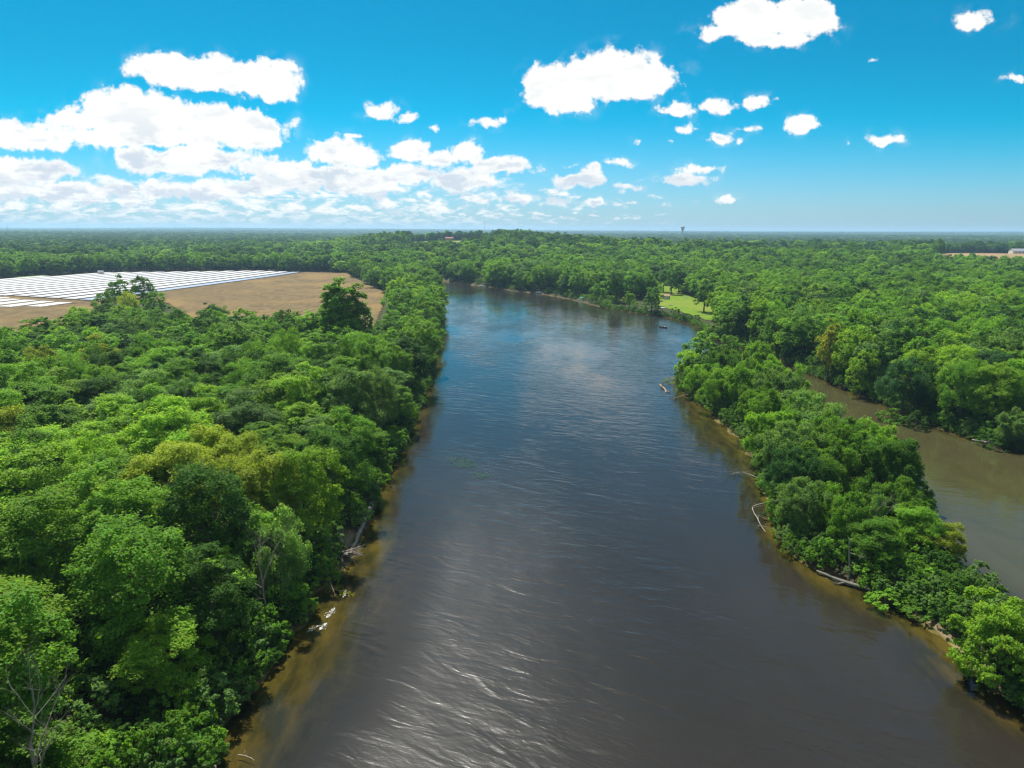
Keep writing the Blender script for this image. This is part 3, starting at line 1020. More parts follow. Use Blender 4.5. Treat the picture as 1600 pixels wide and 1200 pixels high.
FOUR = ['round', 'round', 'tall', 'broad']
fill(-120, -24, 18, 150, 9.0, (10.5, 18.5), (4.5, 6.6), ['round', 'tall', 'tall'], lambda x, y: (x < -20) & (y < 150) & ~((x > -33) & (y > 93) & (y < 111)), 3.6)
fill(-170, -24, 150, 310, 8.2, (10.0, 17.5), (4.4, 6.4), ['round', 'tall', 'tall', 'broad'], lambda x, y: (x < -20) & (y < 300) & ~((x > -33) & (y > 93) & (y < 111)), 3.2)
fill(-330, -30, 250, 700, 8.6, (12, 17), (4.6, 6.4), FOUR, lambda x, y: (y >= 300) & (x < -20) & ((x > -130) | (y > 700)) & ~((x < -0.163 * y) & (y < 490)), 2.5)
fill(40, 85, 110, 232, 5.8, (7.0, 10.5), (3.2, 4.6), ['airy', 'airy', 'airy'], lambda x, y: on_island(x, y), 2.0)
fill(85, 400, 100, 470, 9.0, (12.5, 18.5), (4.8, 7.4), FOUR, lambda x, y: (x > 84) & ~on_island(x, y), 2.2)
NEAR_Y = 470


def add_far(y0, y1, st, hr, rr, x_lim=1e9):
    x, y = jitter_grid(-y1, y1, y0, y1, st, rng)
    ok = cone(x, y) & (np.abs(x) < x_lim)
    x, y = x[ok], y[ok]
    ok = open_land(x, y, 2.0)
    return x[ok], y[ok]


fx, fy = add_far(470, 820, 10.4, 0, 0)
ok = ~((fx < -20) & (fx > -130) & (fy < 700))
for a, b in zip(fx[ok], fy[ok]):
    if (np.hypot(kx - a, ky - b) < kr * 0.8 + 1.5).any():
        continue
    CAND.append([a, b, rng.uniform(12.5, 19.5), rng.uniform(5.0, 7.8), FOUR[rng.integers(4)], colour_at(a, b, rng)])

# ---- which of them show largest in the picture: paint crown discs from far to near, count what stays visible
CI = CM.T


def project(P):
    q = (np.asarray(P) - np.array([0, 0, CAM_H])) @ CM
    return 800 + FPX * q[..., 0] / -q[..., 2], 600 - FPX * q[..., 1] / -q[..., 2], -q[..., 2]


ca = np.array([[c[0], c[1], c[2], c[3]] for c in CAND])
cz = ground_z(ca[:, 0], ca[:, 1])
px, py, pd = project(np.stack([ca[:, 0], ca[:, 1], cz + ca[:, 2] * 0.60], 1))
ids = np.full((300, 400), -1)
for i in np.argsort(-pd):
    if pd[i] < 8:
        continue
    rx, ry = FPX * ca[i, 3] / pd[i] / 4, FPX * ca[i, 2] * 0.40 / pd[i] / 4
    cx, cy = px[i] / 4, py[i] / 4
    a0, a1, b0, b1 = int(max(0, cx - rx)), int(min(400, cx + rx + 1)), int(max(0, cy - ry)), int(min(300, cy + ry + 1))
    if a1 <= a0 or b1 <= b0:
        continue
    gx_, gy_ = np.meshgrid(np.arange(a0, a1) + .5, np.arange(b0, b1) + .5)
    msk = ((gx_ - cx) / max(rx, .5)) ** 2 + ((gy_ - cy) / max(ry, .5)) ** 2 < 1
    ids[b0:b1, a0:a1][msk] = i
cnt = np.bincount(ids[ids >= 0].ravel(), minlength=len(CAND)).astype(float)
nk = len(KEY)
cnt[:nk] += 4.5 * (cnt[:nk] > 0)
LIMIT = 292
order = np.argsort(-cnt)
solo = [i for i in order[:LIMIT] if cnt[i] > 3]
solo_set = set(int(i) for i in solo)

# ---- landmarks that labels refer to
MARKS = [
    ('the long fallen log', G(565, 820)), ('the twin-columned tall poplar', G(540, 566)), ('the bare grey tree bottom left', G(70, 1190, 8)),
    ('the thin branch leaning over the left bank', G(632, 670)), ('the tan field corner by the river', (-62, 305)), ('the tree clump in the white field', (-222, 410)),
    ('the left edge of the picture, halfway up', (-92, 120)), ('the bleached bare snags in the left wood', G(290, 690, 6)), ('the two cut trunks at the bottom', G(320, 1180, 1)),
    ('the toppled tree at the island tip', G(1062, 600)), ('the yellow willow over the side channel', G(1448, 868)), ('the bleached curved branch off the island', G(1190, 800)), ('the big log under the island trees', G(1315, 905)),
    ('the golden yellow tree', G(1293, 575)), ('the small white shed', G(1040, 468)), ('the white log on the right bank', G(1545, 690)), ('the canopied pontoon boat', G(915, 468)),
    ('the upper right bank at the picture edge', (200, 290)), ('the bushes below the lawn', G(1075, 500)), ('the dark boathouse', G(661, 432)), ('the white motorboat', G(755, 446)),
    ('the inland woods right of the golden tree', (190, 370)), ('the white pontoon boat', G(843, 457)),
]
SHAPE_WORD = {'round': 'round-topped', 'tall': 'tall', 'broad': 'broad', 'airy': 'feathery', 'column': 'upright columnar', 'shrub': 'low', 'low': 'low spreading'}

lab_of = {}
KEYLAB = {0: 'tallest upright poplar standing alone at the edge of the tan field', 1: 'upright poplar just right of the tallest one by the tan field', 2: 'upright poplar just left of the tallest one by the tan field'}
gold = [i for i in range(nk) if KEY[i][5] == 'golden yellow'][0]
KEYLAB[gold] = 'slim golden yellow tree at the front of the right bank wood'
will = [i for i in range(nk) if KEY[i][2] == 5.2][0]
KEYLAB[will] = 'small yellow-green willow leaning out over the side channel with its shadow'
syc = [i for i in range(nk) if KEY[i][2] == 8.5 and KEY[i][5] == 'bright green'][0]
KEYLAB[syc] = 'bright large-leaved tree on the sand spit in the lower right corner'
tip = [i for i in range(nk) if KEY[i][2] == 15.5 and KEY[i][4] == 'tall' and KEY[i][5] == 'fresh green'][0]
KEYLAB[tip] = 'taller fresh green tree rising at the far tip of the island'
buck = {}
for i in solo:
    if i in KEYLAB:
        lab_of[i] = KEYLAB[i]
        continue
    c = CAND[i]
    d = [math.hypot(c[0] - mk[1][0], c[1] - mk[1][1]) for mk in MARKS]
    j = int(np.argmin(d))
    buck.setdefault((j, c[5], c[4]), []).append((d[j], i))
for (j, colr, shp), L_ in buck.items():
    L_.sort()
    for k, (_, i) in enumerate(L_):
        if len(L_) == 1:
            lab_of[i] = 'only %s %s tree around %s' % (SHAPE_WORD[shp], colr, MARKS[j][0])
        else:
            lab_of[i] = '%s %s tree, %s such nearest %s' % (SHAPE_WORD[shp], colr, ordn(k), MARKS[j][0])


def region(x, y):
    if on_island(np.array([x]), np.array([y]))[0]:
        return 'trees crowding the island'
    return 'trees of the left bank wood' if x < -10 else 'trees of the right bank wood'


def plant(name, c, label, group, cat='tree', lod=None):
    x, y, h, r, shp, colr = c
    H0, R0 = SPEC[shp][0], SPEC[shp][1]
    dist = math.hypot(x, y)
    if lod is None:
        lod = 0 if dist < 210 else 1
    k = int(rng.integers(NVAR[shp]))
    cm, tm, _ = variant(shp, lod, k)
    z = float(ground_z(np.array([x]), np.array([y]))[0])
    e = thing(name, label, cat, (x, y, z), rng.uniform(0, math.tau), group)
    e.scale = (r / R0, r / R0 * rng.uniform(.92, 1.08), h / H0)
    e.rotation_euler = (rng.normal(0, .03), rng.normal(0, .03), rng.uniform(0, math.tau))
    t = link('trunk', tm, e)
    o = link('crown', cm, e)
    o.material_slots[0].link = 'OBJECT'
    o.material_slots[0].material = LEAF[colr]
    return e


NAMES = {'round': 'broadleaf_tree', 'tall': 'broadleaf_tree', 'broad': 'broadleaf_tree', 'airy': 'riverside_tree', 'low': 'riverside_tree', 'column': 'poplar_tree'}
for i in solo:
    c = CAND[i]
    nm = 'willow_tree' if i == will else NAMES[c[4]]
    plant(nm, c, lab_of[i], region(c[0], c[1]))

# ---- the rest of the woods as one mass
PROTO = bpy.data.collections.new('woodland_sources')
SHRUBS = bpy.data.collections.new('undergrowth_sources')


def proto(coll, name, key_, colr):
    _, _, (v, f, tv, tf) = (variant(*key_))
    V, F = join([(v, f), (tv, tf)])
    me = np_mesh(name, V, F, [LEAF[colr], m_bark], np.r_[np.zeros(len(f), int), np.ones(len(tf), int)])
    coll.objects.link(bpy.data.objects.new(name, me))


PKEYS = []
for lod in (1, 2):
    for shp in ('round', 'tall', 'broad'):
        for colr in PAL[:5] + ['greyish green']:
            k = len(PKEYS)
            proto(PROTO, 'tree_%03d' % k, (shp, lod, (k * 7) % NVAR[shp]), colr)
            PKEYS.append((lod, shp, colr))
PIX = {k: i for i, k in enumerate(PKEYS)}


def scatter(name, coll, pts, pick, scl, kind='stuff', label=None, cat=None):
    me = bpy.data.meshes.new(name)
    me.vertices.add(len(pts))
    me.vertices.foreach_set('co', np.asarray(pts, np.float32).ravel())
    a = me.attributes.new('pick', 'INT', 'POINT')
    a.data.foreach_set('value', np.asarray(pick, np.int32))
    a = me.attributes.new('scl', 'FLOAT_VECTOR', 'POINT')
    a.data.foreach_set('vector', np.asarray(scl, np.float32).ravel())
    a = me.attributes.new('rot', 'FLOAT_VECTOR', 'POINT')
    rt = np.zeros((len(pts), 3), np.float32)
    rt[:, 2] = RNG.uniform(0, math.tau, len(pts))
    a.data.foreach_set('vector', rt.ravel())
    o = link(name, me)
    tag(o, label, cat, kind=kind)
    ng = bpy.data.node_groups.new(name, 'GeometryNodeTree')
    ng.interface.new_socket('Geometry', in_out='INPUT', socket_type='NodeSocketGeometry')
    ng.interface.new_socket('Geometry', in_out='OUTPUT', socket_type='NodeSocketGeometry')
    gi, go = ng.nodes.new('NodeGroupInput'), ng.nodes.new('NodeGroupOutput')
    ci = ng.nodes.new('GeometryNodeCollectionInfo')
    ci.inputs['Collection'].default_value = coll
    ci.inputs['Separate Children'].default_value = True
    ci.inputs['Reset Children'].default_value = True
    ip = ng.nodes.new('GeometryNodeInstanceOnPoints')
    ip.inputs['Pick Instance'].default_value = True

    def att(nm, typ):
        q = ng.nodes.new('GeometryNodeInputNamedAttribute')
        q.data_type = typ
        q.inputs['Name'].default_value = nm
        return q.outputs[0]
    L = ng.links.new
    L(gi.outputs[0], ip.inputs['Points'])
    L(ci.outputs[0], ip.inputs['Instance'])
    L(att('pick', 'INT'), ip.inputs['Instance Index'])
    L(att('rot', 'FLOAT_VECTOR'), ip.inputs['Rotation'])
    L(att('scl', 'FLOAT_VECTOR'), ip.inputs['Scale'])
    L(ip.outputs[0], go.inputs[0])
    md = o.modifiers.new('scatter', 'NODES')
    md.node_group = ng
    return o


pts, pick, scl = [], [], []
S6 = ('round', 'tall', 'broad')
for i, c in enumerate(CAND):
    if i in solo_set:
        continue
    x, y, h, r, shp, colr = c
    shp = shp if shp in S6 else 'round'
    colr = {'yellowish green': 'bright green', 'golden yellow': 'bright green'}.get(colr, colr)
    lod = 1 if math.hypot(x, y) < 620 else 2
    pts.append((x, y, cz[i]))
    pick.append(PIX[(lod, shp, colr)])
    scl.append((r / SPEC[shp][1], r / SPEC[shp][1], h / SPEC[shp][0]))
for y0, y1, st, sh, sr in [(820, 1500, 12.5, 1.15, 1.55), (1500, 2600, 17.5, 1.15, 2.0), (2600, 5200, 27, 1.15, 2.8), (5200, 9000, 44, 1.3, 4.3), (9000, 15500, 80, 1.5, 8.0)]:
    x, y = add_far(y0, y1, st, 0, 0)
    z = land_h(x, y)
    n = len(x)
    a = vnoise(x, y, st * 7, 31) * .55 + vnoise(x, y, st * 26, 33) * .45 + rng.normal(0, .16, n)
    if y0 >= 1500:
        a = a - .34  # cloud shadow on the far woods, put into darker leaf colours
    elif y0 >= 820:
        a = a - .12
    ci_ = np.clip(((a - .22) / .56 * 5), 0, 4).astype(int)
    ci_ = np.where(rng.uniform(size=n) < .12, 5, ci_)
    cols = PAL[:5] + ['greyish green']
    si = rng.integers(0, 3, n)
    jr = rng.uniform(.8, 1.25, n)
    jh = rng.uniform(.75, 1.2, n)
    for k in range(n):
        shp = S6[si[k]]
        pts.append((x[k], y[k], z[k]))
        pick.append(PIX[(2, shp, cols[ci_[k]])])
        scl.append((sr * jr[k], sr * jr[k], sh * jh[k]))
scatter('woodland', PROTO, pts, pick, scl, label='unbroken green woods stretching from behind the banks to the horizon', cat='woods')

# ---- undergrowth on the banks and between the trunks
SK = []
for k in range(4):
    for colr in ('deep green', 'mid green', 'fresh green', 'greyish green'):
        proto(SHRUBS, 'shrub_%03d' % len(SK), ('shrub', 0, k), colr)
        SK.append(colr)
x1_, y1_ = jitter_grid(-190, 240, 25, 330, 2.6, rng)
ok = cone(x1_, y1_, 40) & (water_sd(x1_, y1_) > 0.2)
x1_, y1_ = x1_[ok], y1_[ok]
sdn = water_sd(x1_, y1_)
keep = open_land(x1_, y1_, 0.2) & ((sdn < 9) | (rng.uniform(size=len(x1_)) < .45))
for a, bb, ra, rb in SPITS:
    keep &= ~((np.hypot((x1_ - a) / ra, (y1_ - bb) / rb) < 1.0) & (sdn < 2.6))
x1_, y1_ = x1_[keep], y1_[keep]
x2_, y2_ = jitter_grid(-260, 150, 330, 680, 4.5, rng)
ok = cone(x2_, y2_, 40)
x2_, y2_ = x2_[ok], y2_[ok]
sdn = water_sd(x2_, y2_)
keep = open_land(x2_, y2_, 1.2) & (sdn < 16)
x2_, y2_ = x2_[keep], y2_[keep]
x3_, y3_ = jitter_grid(-60, 150, 35, 430, 1.5, rng)
sdn = water_sd(x3_, y3_)
ok = cone(x3_, y3_, 42) & (sdn > -0.5) & (sdn < 2.4)
x3_, y3_, sdn = x3_[ok], y3_[ok], sdn[ok]
keep = (rng.uniform(size=len(x3_)) < .8) & ~((x3_ < 0) & (y3_ > 90) & (y3_ < 115))
for a, bb, ra, rb in SPITS:
    keep &= ~(np.hypot((x3_ - a) / ra, (y3_ - bb) / rb) < 1.05)
x3_, y3_ = x3_[keep], y3_[keep]
x4_, y4_ = jitter_grid(44, 72, 48, 92, 1.7, rng)
ok = (water_sd(x4_, y4_) > 0.4) & on_island(x4_, y4_)
for a, bb, ra, rb in SPITS:
    ok &= ~(np.hypot((x4_ - a) / ra, (y4_ - bb) / rb) < 1.05)
x3_, y3_ = np.r_[x3_, x4_[ok]], np.r_[y3_, y4_[ok]]
ok = np.hypot((x3_ - 43.0) / 4.2, (y3_ - 86.0) / 3.6) > 1
x3_, y3_ = x3_[ok], y3_[ok]
ux, uy = np.r_[x1_, x2_, x3_], np.r_[y1_, y2_, y3_]
uz = ground_z(ux, uy)
s_ = np.r_[RNG.uniform(.55, 1.25, len(x1_) + len(x2_)), RNG.uniform(.35, .8, len(x3_))]
scatter('undergrowth', SHRUBS, np.stack([ux, uy, uz], 1), RNG.integers(0, len(SK), len(ux)),
        np.stack([s_, s_, s_ * RNG.uniform(.6, 1.2, len(ux))], 1), label='tangled green undergrowth along the banks and between the trunks', cat='undergrowth')

# ------------------------------------------------------------------ dead wood
def limb_tree(rng, base, direction, length, rad, depth, out, spread=0.55, kids=(3, 5), bend=0.12, up=0.1):
    """bare forking limbs as tubes"""
    n = 5
    p = np.array(base, float)
    d = np.array(direction, float)
    d /= np.linalg.norm(d)
    P = [p.copy()]
    for _ in range(n - 1):
        d = d + rng.normal(0, bend, 3) + np.array([0, 0, up * .2])
        d /= np.linalg.norm(d)
        p = p + d * length / (n - 1)
        P.append(p.copy())
    out.append(tube_arr(P, rad * np.linspace(1, 0.45, n), 6 if depth > 1 else 4))
    if depth == 0:
        return
    for _ in range(rng.integers(*kids)):
        t = rng.uniform(0.35, 1.0)
        i = min(int(t * (n - 1)), n - 2)
        q = P[i] + (P[i + 1] - P[i]) * (t * (n - 1) - i)
        e = d + rng.normal(0, spread, 3) + np.array([0, 0, up])
        limb_tree(rng, q, e, length * rng.uniform(.45, .7), rad * (1 - .5 * t) * rng.uniform(.45, .65), depth - 1, out, spread, kids, bend, up)


def wood(name, label, cat, parts, m, loc, group=None):
    v, f = join(parts)
    o = link(name, np_mesh(name, v, f, [m], smooth=True), None, loc)
    return tag(o, label, cat, group)


def dead_tree(label, xy, h, rad, seed, spread=0.5, z=None):
    r_ = np.random.default_rng(seed)
    x, y = xy
    z = float(ground_z(np.array([x]), np.array([y]))[0]) - .3 if z is None else z
    out = []
    limb_tree(r_, (0, 0, 0), (r_.normal(0, .08), r_.normal(0, .08), 1), h * .62, rad, 4, out, spread, (3, 6), .10, .25)
    return wood('dead_tree', label, 'dead tree', out, m_pale_bark, (x, y, z))


dead_tree('big bare grey dead tree in the lower left corner of the picture', G(62, 1195, 7.0), 15.5, .26, 3, .42)
dead_tree('thin bleached snag rising among dark crowns in the left wood', G(292, 700, 3), 15.5, .16, 5, .25)
dead_tree('second bleached snag just left of the thin one in the left wood', G(232, 672, 5), 14.5, .15, 9, .3)
dead_tree('bare grey snag between crowns near the left edge of the picture', G(28, 760, 6), 14, .17, 12, .4)
dead_tree('bare twiggy grey tree on the river side of the near left bank', G(420, 930, 4), 12.0, .16, 14, .5)
dead_tree('low grey leafless tree amid the greyish island crowns', G(1350, 850, 2), 10.0, .14, 17, .55)
dead_tree('spindly leafless tree reaching out over the side channel', G(1318, 705, 1), 11.5, .14, 19, .5)


def log_between(name, label, cat, pts, rad, m, twigs=0, seed=0, group=None, tw_len=2.0):
    r_ = np.random.default_rng(seed)
    P = catmull(pts, 4)
    c = P[len(P) // 2].copy()
    P = P - c
    P[1:-1] += r_.normal(0, rad[0] * .34, P[1:-1].shape)
    parts = [tube_arr(P, np.linspace(rad[0], rad[1], len(P)) * r_.uniform(.78, 1.18, len(P)), 9)]
    e = np.array([P[0] - (P[1] - P[0]) * .02, P[0]])
    parts.append(tube_arr(e, [rad[0] * .15, rad[0] * .96], 9))
    parts.append(tube_arr(np.array([P[-1], P[-1] + (P[-1] - P[-2]) * .05]), [rad[1], rad[1] * .1], 9))
    for _ in range(twigs):
        i = r_.integers(1, len(P))
        limb_tree(r_, P[i], r_.normal(0, 1, 3) * [1, 1, .4] + [0, 0, .3], tw_len * r_.uniform(.5, 1.2), rad[1] * .6, 2, parts, .5)
    return wood(name, label, cat, parts, m, c, group)


def g3(px, py, z):
    return (*G(px, py, z), z)


log_between('fallen_log', 'long straight pale log lying in the shallows off the left bank', 'log', [g3(581, 787, .95), g3(565, 824, .45), g3(548, 864, .0)], (.42, .20), m_pale_bark, 3, 1, tw_len=.8)
log_between('fallen_log', 'mossy grey log stuck out from under the island trees', 'log', [g3(1276, 892, .35), g3(1310, 906, .30), g3(1356, 920, .5)], (.15, .27), m_mossy, 6, 2, tw_len=1.6)
log_between('fallen_log', 'thicker of the two bark-stripped logs at the bottom edge', 'log', [g3(317, 1160, .9), g3(324, 1182, .5), g3(334, 1212, .1)], (.36, .42), m_brown_wood, 0, 3)
log_between('fallen_log', 'thinner of the two bark-stripped logs at the bottom edge', 'log', [g3(322, 1158, .8), g3(332, 1174, .4), g3(341, 1194, .05)], (.25, .30), m_brown_wood, 0, 4)
log_between('fallen_log', 'whitish log along the waterline of the right bank', 'log', [g3(1519, 687, .2), g3(1540, 691, .25), g3(1564, 694, .3)], (.18, .32), m_pale_bark, 3, 5, tw_len=1.0)
log_between('fallen_log', 'small log at the water under the golden yellow tree', 'log', [g3(1306, 594, .3), g3(1318, 600, .2), g3(1332, 606, .1)], (.25, .15), m_pale_bark, 3, 6)
log_between('fallen_log', 'brown driftwood log afloat left of the island tip', 'log', [g3(1031, 601, .1), g3(1037, 606, .25), g3(1042, 613, .05)], (.30, .22), m_brown_wood, 4, 7, tw_len=1.4)
log_between('fallen_branch', 'pale branch slanting from the left bank into the river', 'branch', [g3(627, 655, 2.6), g3(634, 672, 1.2), g3(642, 692, .0)], (.22, .10), m_pale_bark, 5, 8, tw_len=1.6)
log_between('fallen_branch', 'bleached branch curving down to the water off the island', 'branch', [g3(1216, 782, 1.5), g3(1178, 791, 1.3), g3(1182, 808, .7), g3(1196, 831, .0)], (.13, .05), m_pale_bark, 9, 9, tw_len=2.4)
log_between('fallen_branch', 'grey forked branch lying across the water above the curved one', 'branch', [g3(1216, 778, 1.0), g3(1196, 752, .8), g3(1160, 738, .5), g3(1142, 742, .1)], (.13, .04), m_pale_bark, 12, 10, tw_len=2.6)
log_between('fallen_branch', 'thin crooked stick in the dark water by the bottom logs', 'branch', [g3(372, 1180, .1), g3(384, 1181, .15), g3(397, 1188, .0)], (.05, .035), m_pale_bark, 2, 12, tw_len=.6)
log_between('dead_pole', 'slender dead stem standing up from the mossy island log', 'dead stem', [g3(1325, 905, .4), (*G(1325, 905, .4)[:1], G(1325, 905, .4)[1] + .3, 3.2), (G(1325, 905, .4)[0] - .3, G(1325, 905, .4)[1] + .5, 6.0)], (.11, .06), m_pale_bark, 1, 13)
# tangle of roots washed out of the left bank
r_ = np.random.default_rng(21)
out = []
for k in range(9):
    limb_tree(r_, (r_.uniform(-.6, .6), r_.uniform(-.9, .9), .4), r_.normal(0, 1, 3) * [1, 1.2, .35] + [.6, -.4, .1], 2.6, .13, 2, out, .5)
wood('root_tangle', 'grey tangle of washed out roots below the long pale log', 'roots', out, m_pale_bark, (*G(533, 868, .3), .1))

# fallen trees with foliage still on them
def toppled(label, p0, p1, rad, colr, seed, n_cl=16, size=.3):
    r_ = np.random.default_rng(seed)
    e = thing('fallen_tree', label, 'fallen tree', p0)
    d = np.array(p1) - np.array(p0)
    parts = [tube_arr([d * t + np.array([0, 0, .25 * math.sin(t * 3.1)]) for t in (0, .25, .5, .75, 1)], rad * np.array([1, .8, .62, .45, .2]), 7)]
    tips = []
    for k in range(9):
        b = d * r_.uniform(.35, 1)
        dd = d / np.linalg.norm(d) + r_.normal(0, .8, 3) * [1, 1, .6]
        limb_tree(r_, b, dd, r_.uniform(1.5, 3.0), rad * .3, 2, parts, .6)
        tips.append(b + dd / np.linalg.norm(dd) * 2.0)
    v, f = join(parts)
    link('trunk', np_mesh('trunk', v, f, [m_brown_wood], smooth=True), e)
    c = np.array(tips)[r_.integers(0, len(tips), n_cl)] + r_.normal(0, .5, (n_cl, 3))
    pts = (c[:, None] + r_.normal(0, .38, (n_cl, 26, 3))).reshape(-1, 3)
    pts[:, 2] = np.maximum(pts[:, 2], .12 - p0[2])
    nr = unit(len(pts), r_) * .7 + [0, 0, .6]
    nr /= np.linalg.norm(nr, axis=1, keepdims=True)
    v, f = leaves(pts, nr, size, r_)
    link('foliage', np_mesh('foliage', v, f, [LEAF[colr]]), e)


toppled('toppled tree with sparse leaves lying off the island tip', g3(1100, 604, 1.6), g3(1052, 592, 1.0), .34, 'yellowish green', 31, 22)
toppled('bare dark toppled trunk below the leafy one at the island tip', g3(1102, 612, 1.2), g3(1055, 622, .2), .30, 'deep green', 32, 5)
toppled('small fallen tree with browned leaves hanging off the left bank', g3(488, 850, 2.6), g3(524, 930, .1), .20, 'golden yellow', 33, 14, .26)
toppled('fallen leafy branch dipping into the river from the far left bank', g3(676, 556, 1.8), g3(690, 541, .3), .20, 'greyish green', 34, 8)

# ------------------------------------------------------------------ separate bushes
def bush(px, py, h, r, colr, label):
    x, y = G(px, py, .6)
    rr_ = plant('bush', [x, y, h, r, 'shrub', colr], label, 'bushes along the water', 'bush', 0 if math.hypot(x, y) < 230 else 1)
    return rr_


for q in [(1056, 494, 3.6, 2.6, 'deep green', 'left one of the dark bushes on the bank below the lawn'),
          (1071, 500, 3.8, 3.0, 'dark bluish green', 'largest of the dark bushes on the bank below the lawn'),
          (1086, 503, 3.4, 2.8, 'dark bluish green', 'right one of the dark bushes on the bank below the lawn'),
          (1024, 489, 4.2, 3.0, 'mid green', 'round bush at the left end of the lawn bank'),
          (1008, 488, 4.6, 3.2, 'mid green', 'leafy bush at the water under the tree left of the lawn'),
          (992, 485, 4.5, 3.2, 'fresh green', 'pale fresh bush at the water left of the lawn'),
          (862, 458, 3.6, 3.2, 'bright green', 'bright bush on the sandy bank beside the white pontoon boat'),
          (876, 460, 3.4, 3.4, 'bright green', 'bright bush next right of the one by the white pontoon boat'),
          (1382, 938, 1.9, 2.2, 'fresh green', 'low bright bush at the water edge of the island below the mossy log'),
          (1412, 936, 1.9, 2.4, 'mid green', 'low vine-covered bush in the middle of the narrow island neck'),
          (1440, 925, 2.0, 2.4, 'fresh green', 'bright low bush on the island neck nearer the side channel'),
          (1470, 935, 1.9, 2.3, 'mid green', 'low bush on the island neck just above the sand spit'),
          (1432, 958, 1.7, 2.0, 'mid green', 'lowest green bush beside the bare sand of the island spit'),
          (1490, 958, 1.8, 2.0, 'fresh green', 'bright low bush between the sand spit and the corner tree'),
          (1390, 655, 4.0, 3.0, 'mid green', 'bush at the water below the dark round tree on the right bank'),
          (1430, 664, 4.2, 3.2, 'deep green', 'dark bush on the right bank between dark round tree and broad tree'),
          (1555, 696, 3.6, 2.8, 'deep green', 'dark bush behind the whitish log on the right bank')]:
    bush(*q)

# ------------------------------------------------------------------ boats, huts and far landmarks
m_boat_white = plain('boat_white', (0.72, 0.72, 0.70), 0.35, 0, .08, 2)
m_alu = plain('aluminium', (0.52, 0.54, 0.56), 0.35, .8, .12, 2)
m_teal = plain('teal_canvas', (0.02, 0.24, 0.22), 0.7, 0, .15, 3)
m_dark = plain('dark_trim', (0.03, 0.03, 0.035), 0.5, 0, .2, 3)
m_seat = plain('beige_vinyl', (0.42, 0.36, 0.28), 0.6, 0, .12, 3)
m_red = plain('red_paint', (0.34, 0.06, 0.05), 0.5, 0, .2, 3)
m_maroon = plain('maroon_boards', (0.065, 0.018, 0.016), 0.8, 0, .3, 2)
m_plank = plain('weathered_planks', (0.33, 0.22, 0.17), 0.85, 0, .3, 2)
m_cream = plain('cream_siding', (0.60, 0.57, 0.50), 0.8, 0, .12, 1)
m_roof_tan = plain('tan_shingles', (0.36, 0.21, 0.14), 0.9, 0, .25, 2)
m_roof_grey = plain('grey_shingles', (0.20, 0.21, 0.24), 0.85, 0, .2, 1)
m_brick = plain('red_brown_brick', (0.26, 0.10, 0.075), 0.9, 0, .2, 1)
m_glass = plain('window_glass', (0.03, 0.04, 0.05), 0.1, 0, .1, 1)
m_tank = plain('tank_paint', (0.50, 0.46, 0.48), 0.6, 0, .1, .2)
m_steel = plain('mast_steel', (0.30, 0.31, 0.33), 0.6, .3, .1, .2)
m_stone = plain('fieldstone', (0.30, 0.28, 0.25), 0.9, 0, .3, 2)


def pontoon(label, xy, rz, canopy):
    e = thing('pontoon_boat', label, 'boat', (*xy, 0), rz)
    for s_ in (-.95, .95):
        b_ = MB()
        b_.tube([(-3.1, s_, .18), (2.6, s_, .18), (3.2, s_, .28), (3.5, s_, .42)], [.33, .33, .26, .06], 12)
        b_.build('pontoon', m_alu, e, smooth=True)
    b_ = MB()
    b_.box((0, 0, .58), (6.4, 2.5, .12), bevel=.03)
    b_.build('deck', m_seat, e)
    b_ = MB()
    for s_ in (-1.2, 1.2):
        b_.box((.1, s_, .98), (5.6, .05, .62))
    b_.box((2.9, 0, .98), (.05, 2.4, .62))
    b_.build('rail_panel', m_boat_white, e)
    b_ = MB()
    for x_, y_, l_ in ((-2.1, .85, 1.6), (-2.1, -.85, 1.6), (1.9, .85, 1.5), (1.9, -.85, 1.5)):
        b_.box((x_, y_, .86), (l_, .6, .44), bevel=.06)
        b_.box((x_, y_ * 1.27, 1.18), (l_, .16, .4), bevel=.05)
    b_.build('seat', m_seat, e)
    b_ = MB()
    b_.box((-.3, -.5, 1.1), (.5, .7, .95), bevel=.05)
    b_.tube([(-.55, -.5, 1.45), (-.7, -.5, 1.55)], .18, 10)
    b_.build('helm_console', m_boat_white, e)
    b_ = MB()
    b_.box((-3.35, 0, .85), (.42, .4, .7), bevel=.08)
    b_.box((-3.4, 0, .3), (.2, .16, .7))
    b_.build('outboard_motor', m_dark, e)
    if canopy:
        b_ = MB()
        sec = []
        for x_ in (-1.9, -1.2, -.4, .4, 1.1):
            zc = 2.55 + .12 * math.cos((x_ + .4) * 1.2)
            ring = [(x_, yy_, zc - .35 * (yy_ / 1.25) ** 4) for yy_ in (-1.25, -.9, -.4, 0, .4, .9, 1.25)]
            sec.append(ring + [(a, b2, c2 - .05) for a, b2, c2 in ring[::-1]])
        b_.loft(sec)
        b_.build('canopy', m_teal, e)
        b_ = MB()
        for s_ in (-1.2, 1.2):
            b_.tube([(-.4, s_, .65), (-1.8, s_, 2.22)], .03, 6)
            b_.tube([(-.4, s_, .65), (1.0, s_, 2.22)], .03, 6)
        b_.build('canopy_frame', m_alu, e)
    return e


pontoon('moored pontoon boat with teal canopy and white rails under the far bank trees', G(911, 470.5), R(-42), True)
pontoon('small white pontoon boat without canopy beside the sandy point', G(844, 458.5), R(-20), False)


